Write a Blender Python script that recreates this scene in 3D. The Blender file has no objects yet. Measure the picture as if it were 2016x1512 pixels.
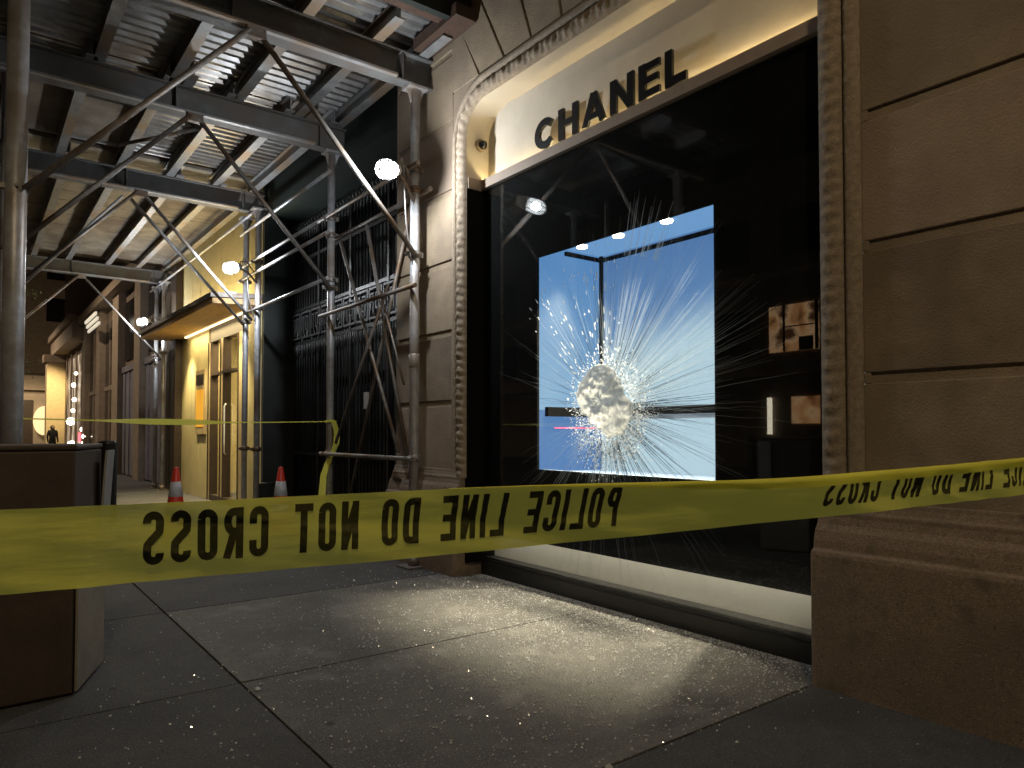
import bpy, math, random
from mathutils import Vector, Matrix
R = math.radians
C = bpy.context.scene.collection
sc = bpy.context.scene

# ------------------------------------------------------------------ camera
CAM_H = 1.40
cd = bpy.data.cameras.new('camera'); cam = bpy.data.objects.new('camera', cd); C.objects.link(cam)
cam.location = (0, 0, CAM_H)
cam.rotation_euler = (R(90 + 1.5), 0, R(-37.3))
cd.lens = 25.0; cd.shift_y = .0284; cd.sensor_width = 36; cd.clip_start = 0.05; cd.clip_end = 1500
sc.camera = cam
# ------------------------------------------------------------------ world (night)
w = bpy.data.worlds.new('World'); sc.world = w; w.use_nodes = True
bg = w.node_tree.nodes['Background']; bg.inputs[0].default_value = (0.9, 0.55, 0.36, 1)
bg.inputs[1].default_value = 0.013
sc.view_settings.view_transform = 'Standard'; sc.view_settings.look = 'None'
sc.view_settings.exposure = 0.30; sc.view_settings.gamma = 1.0
sc.cycles.sample_clamp_indirect = 3.0

# light levels
P_SHED = 105.0      # shed lamps (W)
P_DOWN = 800.0      # display downlights (W)
P_SIGN = 48.0       # sign strip emission
P_STREET_FILL = 760.0   # unseen added street lamp (W)
P_DOOR = 50.0

# ------------------------------------------------------------------ materials
def nt(m):
    m.use_nodes = True
    return m.node_tree, m.node_tree.nodes, m.node_tree.links
def mat(name, c1, c2=None, scale=6.0, rough=0.7, metal=0.0, bump=0.0, bscale=None, detail=6, c3=None, s3=0.7, spec=None, rvar=0.0, speck=None, spots=None):
    m = bpy.data.materials.new(name); t, N, L = nt(m)
    b = N['Principled BSDF']; b.inputs['Roughness'].default_value = rough; b.inputs['Metallic'].default_value = metal
    if spec is not None: b.inputs['Specular IOR Level'].default_value = spec
    if c2 is None: c2 = tuple(v * 0.82 for v in c1)
    tc = N.new('ShaderNodeTexCoord')
    n = N.new('ShaderNodeTexNoise'); n.inputs['Scale'].default_value = scale; n.inputs['Detail'].default_value = detail
    n.inputs['Roughness'].default_value = 0.65
    L.new(tc.outputs['Object'], n.inputs['Vector'])
    r = N.new('ShaderNodeValToRGB'); r.color_ramp.elements[0].position = 0.32; r.color_ramp.elements[1].position = 0.68
    r.color_ramp.elements[0].color = (*c2, 1); r.color_ramp.elements[1].color = (*c1, 1)
    L.new(n.outputs['Fac'], r.inputs['Fac'])
    out = r.outputs['Color']
    if c3 is not None:
        n3 = N.new('ShaderNodeTexNoise'); n3.inputs['Scale'].default_value = s3; n3.inputs['Detail'].default_value = 4
        L.new(tc.outputs['Object'], n3.inputs['Vector'])
        r3 = N.new('ShaderNodeValToRGB'); r3.color_ramp.elements[0].position = 0.47; r3.color_ramp.elements[1].position = 0.62
        L.new(n3.outputs['Fac'], r3.inputs['Fac'])
        mx = N.new('ShaderNodeMix'); mx.data_type = 'RGBA'
        L.new(r3.outputs['Color'], mx.inputs['Factor']); L.new(out, mx.inputs['A']); mx.inputs['B'].default_value = (*c3, 1)
        out = mx.outputs['Result']
    def mixin(fac, col):
        mx = N.new('ShaderNodeMix'); mx.data_type = 'RGBA'; L.new(fac, mx.inputs['Factor']); L.new(mixin.o, mx.inputs['A']); mx.inputs['B'].default_value = (*col, 1); mixin.o = mx.outputs['Result']
    mixin.o = out
    if speck:
        for (col, sc_k, lo, hi) in speck:
            q = N.new('ShaderNodeTexNoise'); q.inputs['Scale'].default_value = sc_k; q.inputs['Detail'].default_value = 2; L.new(tc.outputs['Object'], q.inputs['Vector'])
            mr = N.new('ShaderNodeMapRange'); mr.inputs['From Min'].default_value = lo; mr.inputs['From Max'].default_value = hi; L.new(q.outputs['Fac'], mr.inputs['Value'])
            mixin(mr.outputs[0], col)
    if spots:
        for (col, sc_k, rad_k) in spots:
            q = N.new('ShaderNodeTexVoronoi'); q.inputs['Scale'].default_value = sc_k; L.new(tc.outputs['Object'], q.inputs['Vector'])
            mr = N.new('ShaderNodeMapRange'); mr.inputs['From Min'].default_value = rad_k; mr.inputs['From Max'].default_value = rad_k * .7; L.new(q.outputs['Distance'], mr.inputs['Value'])
            mixin(mr.outputs[0], col)
    out = mixin.o
    L.new(out, b.inputs['Base Color'])
    if rvar:
        mr = N.new('ShaderNodeMapRange'); mr.inputs['To Min'].default_value = max(0.03, rough - rvar); mr.inputs['To Max'].default_value = min(1, rough + rvar)
        L.new(n.outputs['Fac'], mr.inputs['Value']); L.new(mr.outputs['Result'], b.inputs['Roughness'])
    if bump:
        n2 = N.new('ShaderNodeTexNoise'); n2.inputs['Scale'].default_value = bscale or scale * 8; n2.inputs['Detail'].default_value = 5
        L.new(tc.outputs['Object'], n2.inputs['Vector'])
        bp = N.new('ShaderNodeBump'); bp.inputs['Strength'].default_value = bump; bp.inputs['Distance'].default_value = 0.02
        L.new(n2.outputs['Fac'], bp.inputs['Height']); L.new(bp.outputs['Normal'], b.inputs['Normal'])
    return m
def emit(name, col, s):
    m = bpy.data.materials.new(name); t, N, L = nt(m); b = N['Principled BSDF']
    b.inputs['Base Color'].default_value = (*[min(1, c * .5) for c in col], 1)
    b.inputs['Emission Color'].default_value = (*col, 1); b.inputs['Emission Strength'].default_value = s
    return m
def emit_noise(name, cols, s, scale=3, stretch=(1, 1, 1)):
    m = bpy.data.materials.new(name); t, N, L = nt(m); b = N['Principled BSDF']
    b.inputs['Base Color'].default_value = (.05, .05, .05, 1)
    tc = N.new('ShaderNodeTexCoord'); mp = N.new('ShaderNodeMapping'); mp.inputs['Scale'].default_value = stretch
    n = N.new('ShaderNodeTexNoise'); n.inputs['Scale'].default_value = scale; n.inputs['Detail'].default_value = 3
    L.new(tc.outputs['Object'], mp.inputs['Vector']); L.new(mp.outputs['Vector'], n.inputs['Vector'])
    r = N.new('ShaderNodeValToRGB'); e = r.color_ramp.elements
    e[0].position = .35; e[0].color = (*cols[0], 1); e[1].position = .65; e[1].color = (*cols[-1], 1)
    for i, c in enumerate(cols[1:-1]):
        k = r.color_ramp.elements.new(.35 + .3 * (i + 1) / (len(cols) - 1)); k.color = (*c, 1)
    L.new(n.outputs['Fac'], r.inputs['Fac']); L.new(r.outputs['Color'], b.inputs['Emission Color'])
    b.inputs['Emission Strength'].default_value = s
    return m

M = {}
M['stone'] = mat('limestone', (.34, .265, .18), (.26, .20, .135), 5, .85, bump=.35, bscale=90, c3=(.22, .17, .12), s3=1.3, speck=[((.19, .15, .105), 60, .62, .76), ((.20, .155, .11), 3.3, .58, .80)])
M['stone2'] = mat('limestone darker block', (.29, .22, .155), (.22, .165, .115), 6, .85, bump=.35, bscale=95, c3=(.19, .145, .105), s3=1.9)
M['stone3'] = mat('limestone paler block', (.36, .275, .20), (.28, .21, .15), 4, .85, bump=.35, bscale=85, c3=(.25, .19, .14), s3=1.0)
M['stone_plinth'] = mat('plinth granite', (.30, .225, .16), (.19, .14, .10), 55, .85, bump=.35, bscale=140, c3=(.19, .145, .105), s3=1.6, speck=[((.13, .10, .07), 75, .58, .72), ((.36, .28, .21), 110, .60, .72), ((.15, .115, .08), 9, .56, .75)])
M['groove'] = mat('joint mortar', (.10, .07, .045), (.06, .04, .03), 20, .95)
M['ornament'] = mat('carved limestone', (.36, .29, .21), (.22, .17, .12), 30, .85, bump=.4, bscale=110)
M['sign_panel'] = mat('cream stone panel', (.56, .50, .40), (.48, .425, .335), 3, .75, bump=.06, bscale=150)
M['ledge'] = mat('ledge metal', (.30, .23, .17), (.25, .19, .14), 8, .6)
M['black_letter'] = mat('black letter enamel', (.012, .012, .012), None, 5, .35)
M['black_panel'] = mat('black backing panel', (.009, .009, .009), (.006, .006, .006), 3, .95, spec=.05)
M['black_sill'] = mat('black sill steel', (.02, .019, .018), (.012, .011, .01), 12, .42, bump=.1, bscale=60)
M['white_strip'] = mat('cream strip panel', (.80, .76, .66), (.74, .69, .60), 3, .6)
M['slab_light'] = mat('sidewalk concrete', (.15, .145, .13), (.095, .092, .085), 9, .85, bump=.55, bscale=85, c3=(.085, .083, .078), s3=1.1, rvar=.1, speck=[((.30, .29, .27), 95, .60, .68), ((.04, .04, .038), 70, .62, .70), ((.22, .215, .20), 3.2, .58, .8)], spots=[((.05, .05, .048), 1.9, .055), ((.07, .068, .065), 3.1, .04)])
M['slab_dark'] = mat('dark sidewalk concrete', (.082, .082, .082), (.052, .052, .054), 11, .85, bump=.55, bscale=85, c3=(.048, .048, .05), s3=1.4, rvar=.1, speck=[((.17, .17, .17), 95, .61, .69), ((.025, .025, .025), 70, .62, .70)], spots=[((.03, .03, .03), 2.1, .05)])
M['slab_edge'] = mat('worn slab edge', (.18, .175, .16), (.11, .108, .1), 22, .9, bump=.4, bscale=120)
M['joint'] = mat('slab joint dirt', (.03, .028, .025), None, 30, .95)
M['asphalt'] = mat('asphalt', (.055, .053, .052), (.035, .034, .033), 20, .8, bump=.4, bscale=120)
M['galv'] = mat('galvanised pipe', (.62, .63, .66), (.42, .43, .45), 14, .42, .35, bump=.12, bscale=70, c3=(.34, .29, .25), s3=2.1)
M['galv_worn'] = mat('weathered pipe', (.30, .28, .26), (.19, .17, .15), 20, .55, .6, bump=.2, bscale=80, c3=(.18, .12, .08), s3=3)
M['beam'] = mat('dark painted steel', (.15, .15, .145), (.10, .10, .098), 7, .62, .2, bump=.2, bscale=50, c3=(.12, .10, .085), s3=1.8)
M['joist'] = mat('galvanised joist', (.36, .36, .36), (.23, .23, .23), 9, .5, .45, bump=.1, bscale=40, c3=(.30, .22, .15), s3=1.3)
M['deck'] = mat('corrugated deck', (.42, .42, .42), (.24, .23, .22), 5, .38, .7, c3=(.16, .13, .10), s3=.9)
M['ply'] = mat('weathered plywood deck', (.27, .24, .19), (.15, .13, .10), 3, .8, bump=.2, bscale=30, c3=(.13, .10, .07), s3=1.2)
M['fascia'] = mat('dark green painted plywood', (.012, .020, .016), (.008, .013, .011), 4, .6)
M['wood_brown'] = mat('brown timber', (.085, .045, .028), (.05, .028, .018), 8, .75, bump=.3, bscale=30)
M['iron'] = mat('black wrought iron', (.035, .034, .033), (.018, .018, .018), 25, .42, .6, bump=.2, bscale=60)
M['iron_grey'] = mat('worn iron ornament', (.085, .085, .085), (.03, .03, .03), 14, .5, .5, bump=.2, bscale=60)
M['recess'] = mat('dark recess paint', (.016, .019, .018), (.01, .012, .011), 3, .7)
M['yellow_stone'] = mat('warm limestone cladding', (.54, .46, .24), (.43, .365, .185), 2, .6, bump=.15, bscale=40)
M['yellow_frame'] = mat('bronze door frame', (.46, .36, .20), (.36, .27, .15), 6, .5, .1)
M['bronze'] = mat('dark bronze', (.05, .032, .02), (.03, .02, .013), 8, .5, .3)
M['canopy'] = mat('timber canopy soffit', (.72, .48, .22), (.56, .36, .16), 5, .6, bump=.2, bscale=25)
M['grey_metal'] = mat('grey shutter metal', (.30, .28, .31), (.20, .19, .22), 4, .5, .3)
M['brown_wall'] = mat('dark brown masonry', (.20, .15, .11), (.13, .10, .075), 3, .8, bump=.3, bscale=30)
M['brown_pil'] = mat('brown stone pilaster', (.34, .26, .19), (.24, .185, .135), 4, .8, bump=.25, bscale=30)
M['dark_glass'] = mat('dark window glass', (.012, .012, .014), None, 3, .12)
M['pale_wall'] = mat('pale rendered wall', (.34, .27, .20), (.26, .21, .15), 2, .8)
M['cream_pillar'] = mat('cream stone pillar', (.62, .50, .32), (.52, .41, .26), 6, .7, bump=.2, bscale=20)
M['box_brown'] = mat('dark brown cabinet paint', (.085, .06, .042), (.058, .04, .028), 5, .7, bump=.15, bscale=50)
M['box_side'] = mat('paler cabinet side panel', (.34, .29, .22), (.25, .21, .16), 5, .75, bump=.2, bscale=40)
M['black_plastic'] = mat('black plastic', (.012, .012, .012), None, 8, .5)
M['orange'] = mat('orange cone vinyl', (.75, .045, .015), (.62, .035, .012), 9, .45)
M['reflective'] = mat('reflective collar', (.72, .72, .75), (.50, .50, .52), 14, .35, bump=.05)
M['bark'] = mat('bark', (.06, .05, .04), None, 15, .9)
M['leaf'] = mat('leaf', (.10, .13, .05), (.06, .08, .03), 4, .6)
M['coat'] = mat('dark coat cloth', (.02, .02, .025), None, 8, .9)
M['skin'] = mat('skin', (.45, .28, .2), None, 8, .6)
M['hair'] = mat('hair', (.03, .02, .015), None, 8, .6)
M['tape_ink'] = mat('faded black tape ink', (.095, .095, .03), (.05, .05, .018), 210, .4)
M['white_plastic'] = mat('white lamp housing', (.6, .6, .6), None, 8, .4)
M['cable'] = mat('grey cable sheath', (.30, .29, .28), None, 8, .5)
def jar_mat():
    m = bpy.data.materials.new('lit glass lamp jar'); t, N, L = nt(m); N.remove(N['Principled BSDF']); o = N['Material Output']
    e = N.new('ShaderNodeEmission'); e.inputs[0].default_value = (.92, .96, 1, 1); e.inputs[1].default_value = 6
    tr = N.new('ShaderNodeBsdfTransparent'); mx = N.new('ShaderNodeMixShader'); mx.inputs[0].default_value = .5
    L.new(tr.outputs[0], mx.inputs[1]); L.new(e.outputs[0], mx.inputs[2]); L.new(mx.outputs[0], o.inputs[0]); return m
M['lamp_on'] = jar_mat()
M['led'] = emit('warm LED strip', (1.0, .80, .42), P_SIGN)
M['base_fill'] = emit('added neutral fill strip', (1, .93, .78), 40)
M['down_on'] = emit('lit downlight', (1, .90, .72), 26)
M['lumin_top'] = emit('warm lit luminaire', (1, .78, .38), 22)
M['pink'] = emit('pink neon tube', (1, .12, .25), 1.1)
M['bulb'] = emit('warm globe lamp', (1, .88, .66), 3.5)
M['redlamp'] = emit('red neon', (1, .08, .10), 3)
M['poster'] = emit('backlit poster', (.75, .36, .03), .55)
M['shop_far'] = emit_noise('lit far shop window', [(.25, .12, .05), (.9, .7, .42), (1, .92, .75)], .75, 1.2)
M['shop_near'] = emit_noise('lit shop window', [(.05, .03, .02), (.30, .20, .12), (.95, .8, .6)], .8, 2.2, (1, 1, .4))
M['win_lit'] = emit_noise('lit upper window', [(.25, .10, .03), (.75, .36, .14), (.9, .55, .28), (.10, .04, .015)], 1.1, 1.1)
M['door_int'] = emit_noise('lit lobby interior', [(.16, .11, .04), (.40, .30, .14), (.85, .68, .38)], .9, 2.4, (1, 1.6, .3))
M['oval'] = emit('lit oval sign face', (.90, .66, .36), .9)

def clear_glass(name, tint, refl=1.0, ior=1.5):
    m = bpy.data.materials.new(name); t, N, L = nt(m)
    N.remove(N['Principled BSDF']); o = N['Material Output']
    tr = N.new('ShaderNodeBsdfTransparent'); tr.inputs[0].default_value = (*tint, 1)
    gl = N.new('ShaderNodeBsdfGlossy'); gl.inputs['Roughness'].default_value = .007; gl.inputs[0].default_value = (refl, refl, refl, 1)
    lw = N.new('ShaderNodeLayerWeight'); lw.inputs['Blend'].default_value = .5
    pw = N.new('ShaderNodeMath'); pw.operation = 'POWER'; L.new(lw.outputs['Facing'], pw.inputs[0]); pw.inputs[1].default_value = 5
    f0 = ((ior - 1) / (ior + 1)) ** 2
    f = N.new('ShaderNodeMath'); f.operation = 'MULTIPLY_ADD'; L.new(pw.outputs[0], f.inputs[0]); f.inputs[1].default_value = 1 - f0; f.inputs[2].default_value = f0
    mx = N.new('ShaderNodeMixShader'); L.new(f.outputs[0], mx.inputs[0]); L.new(tr.outputs[0], mx.inputs[1]); L.new(gl.outputs[0], mx.inputs[2])
    L.new(mx.outputs[0], o.inputs[0]); return m
M['glass'] = clear_glass('shop glass', (.96, .98, .98), 1.0, 1.62)
def frost(name, col, alpha, trl=.5, rough=.5, gloss=.0):
    m = bpy.data.materials.new(name); t, N, L = nt(m); N.remove(N['Principled BSDF']); o = N['Material Output']
    d = N.new('ShaderNodeBsdfDiffuse'); d.inputs[0].default_value = (*col, 1)
    tl = N.new('ShaderNodeBsdfTranslucent'); tl.inputs[0].default_value = (*col, 1)
    m1 = N.new('ShaderNodeMixShader'); m1.inputs[0].default_value = trl
    L.new(d.outputs[0], m1.inputs[1]); L.new(tl.outputs[0], m1.inputs[2]); last = m1
    if gloss:
        g = N.new('ShaderNodeBsdfGlossy'); g.inputs['Roughness'].default_value = rough
        m2 = N.new('ShaderNodeMixShader'); m2.inputs[0].default_value = gloss
        L.new(last.outputs[0], m2.inputs[1]); L.new(g.outputs[0], m2.inputs[2]); last = m2
    tr = N.new('ShaderNodeBsdfTransparent'); m3 = N.new('ShaderNodeMixShader'); m3.inputs[0].default_value = alpha
    L.new(tr.outputs[0], m3.inputs[1]); L.new(last.outputs[0], m3.inputs[2]); L.new(m3.outputs[0], o.inputs[0])
    return m
M['crack_light'] = frost('pale crack in glass', (.70, .82, .92), .34, .22, .3, .10)
M['crack_dark'] = frost('dark crack in glass', (.02, .04, .07), .80, .1, .3, .1)
M['shard'] = frost('crushed glass', (.90, .94, .96), .80, .6, .12, .2)
M['crumb'] = frost('glass crumb', (.92, .94, .94), .96, .35, .15, .25)
M['tape'] = frost('yellow barrier tape', (.97, .94, .16), .91, .46, .20, .09)
def add_bump(m, sc_k, st, stretch=(1, 1, 1)):
    t, N, L = nt(m); tc = N.new('ShaderNodeTexCoord'); mp = N.new('ShaderNodeMapping'); mp.inputs['Scale'].default_value = stretch
    n = N.new('ShaderNodeTexNoise'); n.inputs['Scale'].default_value = sc_k; n.inputs['Detail'].default_value = 4
    L.new(tc.outputs['Object'], mp.inputs['Vector']); L.new(mp.outputs['Vector'], n.inputs['Vector'])
    b = N.new('ShaderNodeBump'); b.inputs['Strength'].default_value = st; b.inputs['Distance'].default_value = .004; L.new(n.outputs['Fac'], b.inputs['Height'])
    for k in N:
        if k.bl_idname in ('ShaderNodeBsdfGlossy', 'ShaderNodeBsdfDiffuse'): L.new(b.outputs[0], k.inputs['Normal'])
add_bump(M['tape'], 26, .45, (.5, .5, 3.2))

def crush_mat():
    m = bpy.data.materials.new('crumpled laminated glass'); t, N, L = nt(m); b = N['Principled BSDF']
    tc = N.new('ShaderNodeTexCoord'); n = N.new('ShaderNodeTexNoise'); n.inputs['Scale'].default_value = 9; n.inputs['Detail'].default_value = 7
    L.new(tc.outputs['Object'], n.inputs['Vector'])
    r = N.new('ShaderNodeValToRGB'); r.color_ramp.elements[0].position = .3; r.color_ramp.elements[1].position = .7
    r.color_ramp.elements[0].color = (.50, .52, .53, 1); r.color_ramp.elements[1].color = (.60, .62, .62, 1)
    L.new(n.outputs['Fac'], r.inputs['Fac']); L.new(r.outputs['Color'], b.inputs['Base Color'])
    b.inputs['Roughness'].default_value = .4
    v = N.new('ShaderNodeTexVoronoi'); v.inputs['Scale'].default_value = 70; L.new(tc.outputs['Object'], v.inputs['Vector'])
    bp = N.new('ShaderNodeBump'); bp.inputs['Strength'].default_value = .25; bp.inputs['Distance'].default_value = .01
    L.new(v.outputs['Distance'], bp.inputs['Height']); L.new(bp.outputs['Normal'], b.inputs['Normal'])
    b.inputs['Transmission Weight'].default_value = .0
    b.inputs['Subsurface Weight'].default_value = .0
    # let the display light through it
    o = N['Material Output']; tl = N.new('ShaderNodeBsdfTranslucent'); L.new(r.outputs['Color'], tl.inputs[0])
    mx = N.new('ShaderNodeMixShader'); mx.inputs[0].default_value = .45
    L.new(b.outputs[0], mx.inputs[1]); L.new(tl.outputs[0], mx.inputs[2]); L.new(mx.outputs[0], o.inputs[0])
    return m
M['crush'] = crush_mat()

def backdrop_mat():
    # printed, backlit sky picture: blue above, white cloud rising to the low right
    m = bpy.data.materials.new('backlit sky print'); t, N, L = nt(m); b = N['Principled BSDF']
    tc = N.new('ShaderNodeTexCoord'); sp = N.new('ShaderNodeSeparateXYZ'); L.new(tc.outputs['Object'], sp.inputs[0])
    def math_(op, a, b_):
        k = N.new('ShaderNodeMath'); k.operation = op
        for i, q in enumerate((a, b_)):
            if isinstance(q, (int, float)): k.inputs[i].default_value = q
            else: L.new(q, k.inputs[i])
        return k.outputs[0]
    n = N.new('ShaderNodeTexNoise'); n.inputs['Scale'].default_value = 1.6; n.inputs['Detail'].default_value = 2
    L.new(tc.outputs['Object'], n.inputs['Vector'])
    # cloud border height: z_b = 2.28 + .42*(3.6-y) + noise ; falls off toward the far corner
    dy = math_('SUBTRACT', 4.98, sp.outputs['Y'])
    sq = math_('POWER', math_('MAXIMUM', dy, 0.0), .4)
    zb = math_('ADD', math_('MULTIPLY', sq, .55), 2.05)
    zb = math_('ADD', zb, math_('MULTIPLY', math_('SUBTRACT', n.outputs['Fac'], .5), .30))
    f = math_('SUBTRACT', zb, sp.outputs['Z'])
    r = N.new('ShaderNodeMapRange'); r.inputs['From Min'].default_value = -.04; r.inputs['From Max'].default_value = .55
    r.interpolation_type = 'SMOOTHSTEP'
    L.new(f, r.inputs['Value'])
    g = N.new('ShaderNodeMapRange'); g.inputs['From Min'].default_value = 1.0; g.inputs['From Max'].default_value = 3.0
    L.new(sp.outputs['Z'], g.inputs['Value'])
    m1 = N.new('ShaderNodeMix'); m1.data_type = 'RGBA'; m1.inputs['A'].default_value = (.27, .47, .76, 1); m1.inputs['B'].default_value = (.105, .235, .50, 1)
    L.new(g.outputs[0], m1.inputs['Factor'])
    m2 = N.new('ShaderNodeMix'); m2.data_type = 'RGBA'; m2.inputs['B'].default_value = (.60, .80, .91, 1)
    L.new(m1.outputs['Result'], m2.inputs['A']); L.new(r.outputs[0], m2.inputs['Factor'])
    b.inputs['Base Color'].default_value = (.02, .025, .03, 1); b.inputs['Roughness'].default_value = .6
    L.new(m2.outputs['Result'], b.inputs['Emission Color']); b.inputs['Specular IOR Level'].default_value = 0; b.inputs['Emission Strength'].default_value = .70
    return m
M['backdrop'] = backdrop_mat()
def grad_mat(name, lo, hi, z0, z1, s):
    m = bpy.data.materials.new(name); t, N, L = nt(m); b = N['Principled BSDF']
    tc = N.new('ShaderNodeTexCoord'); sp = N.new('ShaderNodeSeparateXYZ'); L.new(tc.outputs['Object'], sp.inputs[0])
    n = N.new('ShaderNodeTexNoise'); n.inputs['Scale'].default_value = 1.4; L.new(tc.outputs['Object'], n.inputs['Vector'])
    ad = N.new('ShaderNodeMath'); ad.operation = 'MULTIPLY_ADD'; L.new(n.outputs['Fac'], ad.inputs[0]); ad.inputs[1].default_value = .6; L.new(sp.outputs['Z'], ad.inputs[2])
    g = N.new('ShaderNodeMapRange'); g.inputs['From Min'].default_value = z0 + .3; g.inputs['From Max'].default_value = z1 + .3; L.new(ad.outputs[0], g.inputs['Value'])
    m1 = N.new('ShaderNodeMix'); m1.data_type = 'RGBA'; m1.inputs['A'].default_value = (*lo, 1); m1.inputs['B'].default_value = (*hi, 1)
    L.new(g.outputs[0], m1.inputs['Factor']); b.inputs['Base Color'].default_value = (.02, .025, .03, 1)
    L.new(m1.outputs['Result'], b.inputs['Emission Color']); b.inputs['Roughness'].default_value = 1; b.inputs['Specular IOR Level'].default_value = 0; b.inputs['Emission Strength'].default_value = s
    return m
M['side_print'] = grad_mat('backlit side print', (.38, .62, .84), (.12, .30, .62), 1.2, 2.9, .72)
M['low_print'] = grad_mat('backlit low print', (.10, .25, .58), (.13, .28, .58), 1.0, 1.6, .7)
M['ceil_print'] = grad_mat('backlit ceiling panel', (.16, .36, .68), (.20, .40, .72), 2.0, 4.0, .75)

# ------------------------------------------------------------------ mesh builder
class MB:
    def __init__(s): s.v = []; s.f = []; s.mi = []; s.sm = []
    def face(s, idx, smooth=False, mi=0): s.f.append(idx); s.sm.append(smooth); s.mi.append(mi)
    def poly(s, pts, mi=0, smooth=False):
        b = len(s.v); s.v += [tuple(p) for p in pts]; s.face(list(range(b, b + len(pts))), smooth, mi)
    def box(s, x0, x1, y0, y1, z0, z1, mi=0):
        b = len(s.v)
        s.v += [(x, y, z) for z in (z0, z1) for y in (y0, y1) for x in (x0, x1)]
        for q in ((0, 2, 3, 1), (4, 5, 7, 6), (0, 1, 5, 4), (1, 3, 7, 5), (3, 2, 6, 7), (2, 0, 4, 6)): s.face([b + i for i in q], False, mi)
        return s
    def prism(s, pts, axis, a0, a1, mi=0):
        # pts 2D polygon in the other two axes, extruded along axis
        n = len(pts); b = len(s.v)
        for a in (a0, a1):
            for p in pts:
                q = list(p); q.insert(axis, a); s.v.append(tuple(q))
        s.face([b + i for i in range(n)][::-1], False, mi); s.face([b + n + i for i in range(n)], False, mi)
        for i in range(n):
            j = (i + 1) % n; s.face([b + i, b + j, b + n + j, b + n + i], False, mi)
        return s
    def tube(s, pts, r, n=12, caps=True, mi=0):
        pts = [Vector(p) for p in pts]; rs = r if isinstance(r, (list, tuple)) else [r] * len(pts)
        b = len(s.v); ref = None
        for i, p in enumerate(pts):
            d = (pts[min(i + 1, len(pts) - 1)] - pts[max(i - 1, 0)])
            if d.length < 1e-9: d = Vector((0, 0, 1))
            d.normalize()
            if ref is None: ref = Vector((0, 0, 1)) if abs(d.z) < .9 else Vector((1, 0, 0))
            u = d.cross(ref).normalized(); v = u.cross(d).normalized(); ref = v if abs(v.dot(d)) < .9 else ref
            for k in range(n):
                a = 2 * math.pi * k / n; s.v.append(tuple(p + (u * math.cos(a) + v * math.sin(a)) * rs[i]))
        for i in range(len(pts) - 1):
            for k in range(n):
                k2 = (k + 1) % n
                s.face([b + i * n + k, b + i * n + k2, b + (i + 1) * n + k2, b + (i + 1) * n + k], True, mi)
        if caps:
            s.face([b + k for k in range(n)][::-1], False, mi); e = b + (len(pts) - 1) * n; s.face([e + k for k in range(n)], False, mi)
        return s
    def lathe(s, prof, c=(0, 0, 0), n=24, axis=2, mi=0):
        # prof: (radius, height)
        b = len(s.v)
        for r, h in prof:
            for k in range(n):
                a = 2 * math.pi * k / n; q = [math.cos(a) * r, math.sin(a) * r]; q.insert(axis, h)
                s.v.append((c[0] + q[0], c[1] + q[1], c[2] + q[2]))
        for i in range(len(prof) - 1):
            for k in range(n):
                k2 = (k + 1) % n; s.face([b + i * n + k, b + i * n + k2, b + (i + 1) * n + k2, b + (i + 1) * n + k], True, mi)
        s.face([b + k for k in range(n)][::-1], False, mi); e = b + (len(prof) - 1) * n; s.face([e + k for k in range(n)], False, mi)
        return s
    def grid(s, rows, smooth=True, mi=0, close=False):
        b = len(s.v); m_ = len(rows[0])
        for r in rows: s.v += [tuple(p) for p in r]
        for i in range(len(rows) - 1):
            for j in range(m_ - 1):
                s.face([b + i * m_ + j, b + i * m_ + j + 1, b + (i + 1) * m_ + j + 1, b + (i + 1) * m_ + j], smooth, mi)
        return s
    def build(s, name, mats, parent=None, loc=None, label=None, bevel=0, solid=0):
        me = bpy.data.meshes.new(name)
        if loc is not None:
            lx, ly, lz = loc; vs = [(a - lx, b - ly, c - lz) for a, b, c in s.v]
        else: vs = s.v
        me.from_pydata(vs, [], s.f)
        if not isinstance(mats, (list, tuple)): mats = [mats]
        for m in mats: me.materials.append(m)
        me.polygons.foreach_set('use_smooth', s.sm); me.polygons.foreach_set('material_index', s.mi)
        me.update()
        o = bpy.data.objects.new(name, me); C.objects.link(o)
        if loc is not None: o.location = loc
        if parent is not None:
            o.parent = parent
            if loc is None:
                # children given in world coordinates: undo the parent's location
                pl = parent_loc(parent); o.location = (-pl[0], -pl[1], -pl[2])
        if label: o['label'] = label
        if bevel:
            bm_ = o.modifiers.new('bevel', 'BEVEL'); bm_.width = bevel; bm_.segments = 2; bm_.limit_method = 'ANGLE'
        if solid:
            so = o.modifiers.new('solid', 'SOLIDIFY'); so.thickness = solid; so.offset = 0
        return o
def parent_loc(p):
    x = Vector((0, 0, 0))
    while p is not None: x += Vector(p.location); p = p.parent
    return x
def thing(name, label, cat, loc=(0, 0, 0), group=None):
    o = bpy.data.objects.new(name, None); C.objects.link(o); o.location = loc; o.empty_display_size = .1
    o['label'] = label; o['category'] = cat
    if group: o['group'] = group
    return o
def tag(o, label, cat, group=None, kind=None):
    o['label'] = label; o['category'] = cat
    if group: o['group'] = group
    if kind: o['kind'] = kind
    return o
def struct(o, label=None):
    o['kind'] = 'structure'
    if label: o['label'] = label
    return o
def lamp(kind, name, loc, power, col, parent, size=.1, rot=None, **kw):
    l = bpy.data.lights.new(name, kind); l.energy = power; l.color = col
    if kind == 'AREA':
        l.size = size
    else: l.shadow_soft_size = size
    for k, v in kw.items(): setattr(l, k, v)
    o = bpy.data.objects.new(name, l); C.objects.link(o)
    o.location = Vector(loc) - (parent_loc(parent) if parent else Vector((0, 0, 0)))
    if rot: o.rotation_euler = rot
    if parent: o.parent = parent
    return o
rnd = random.Random(7)

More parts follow.
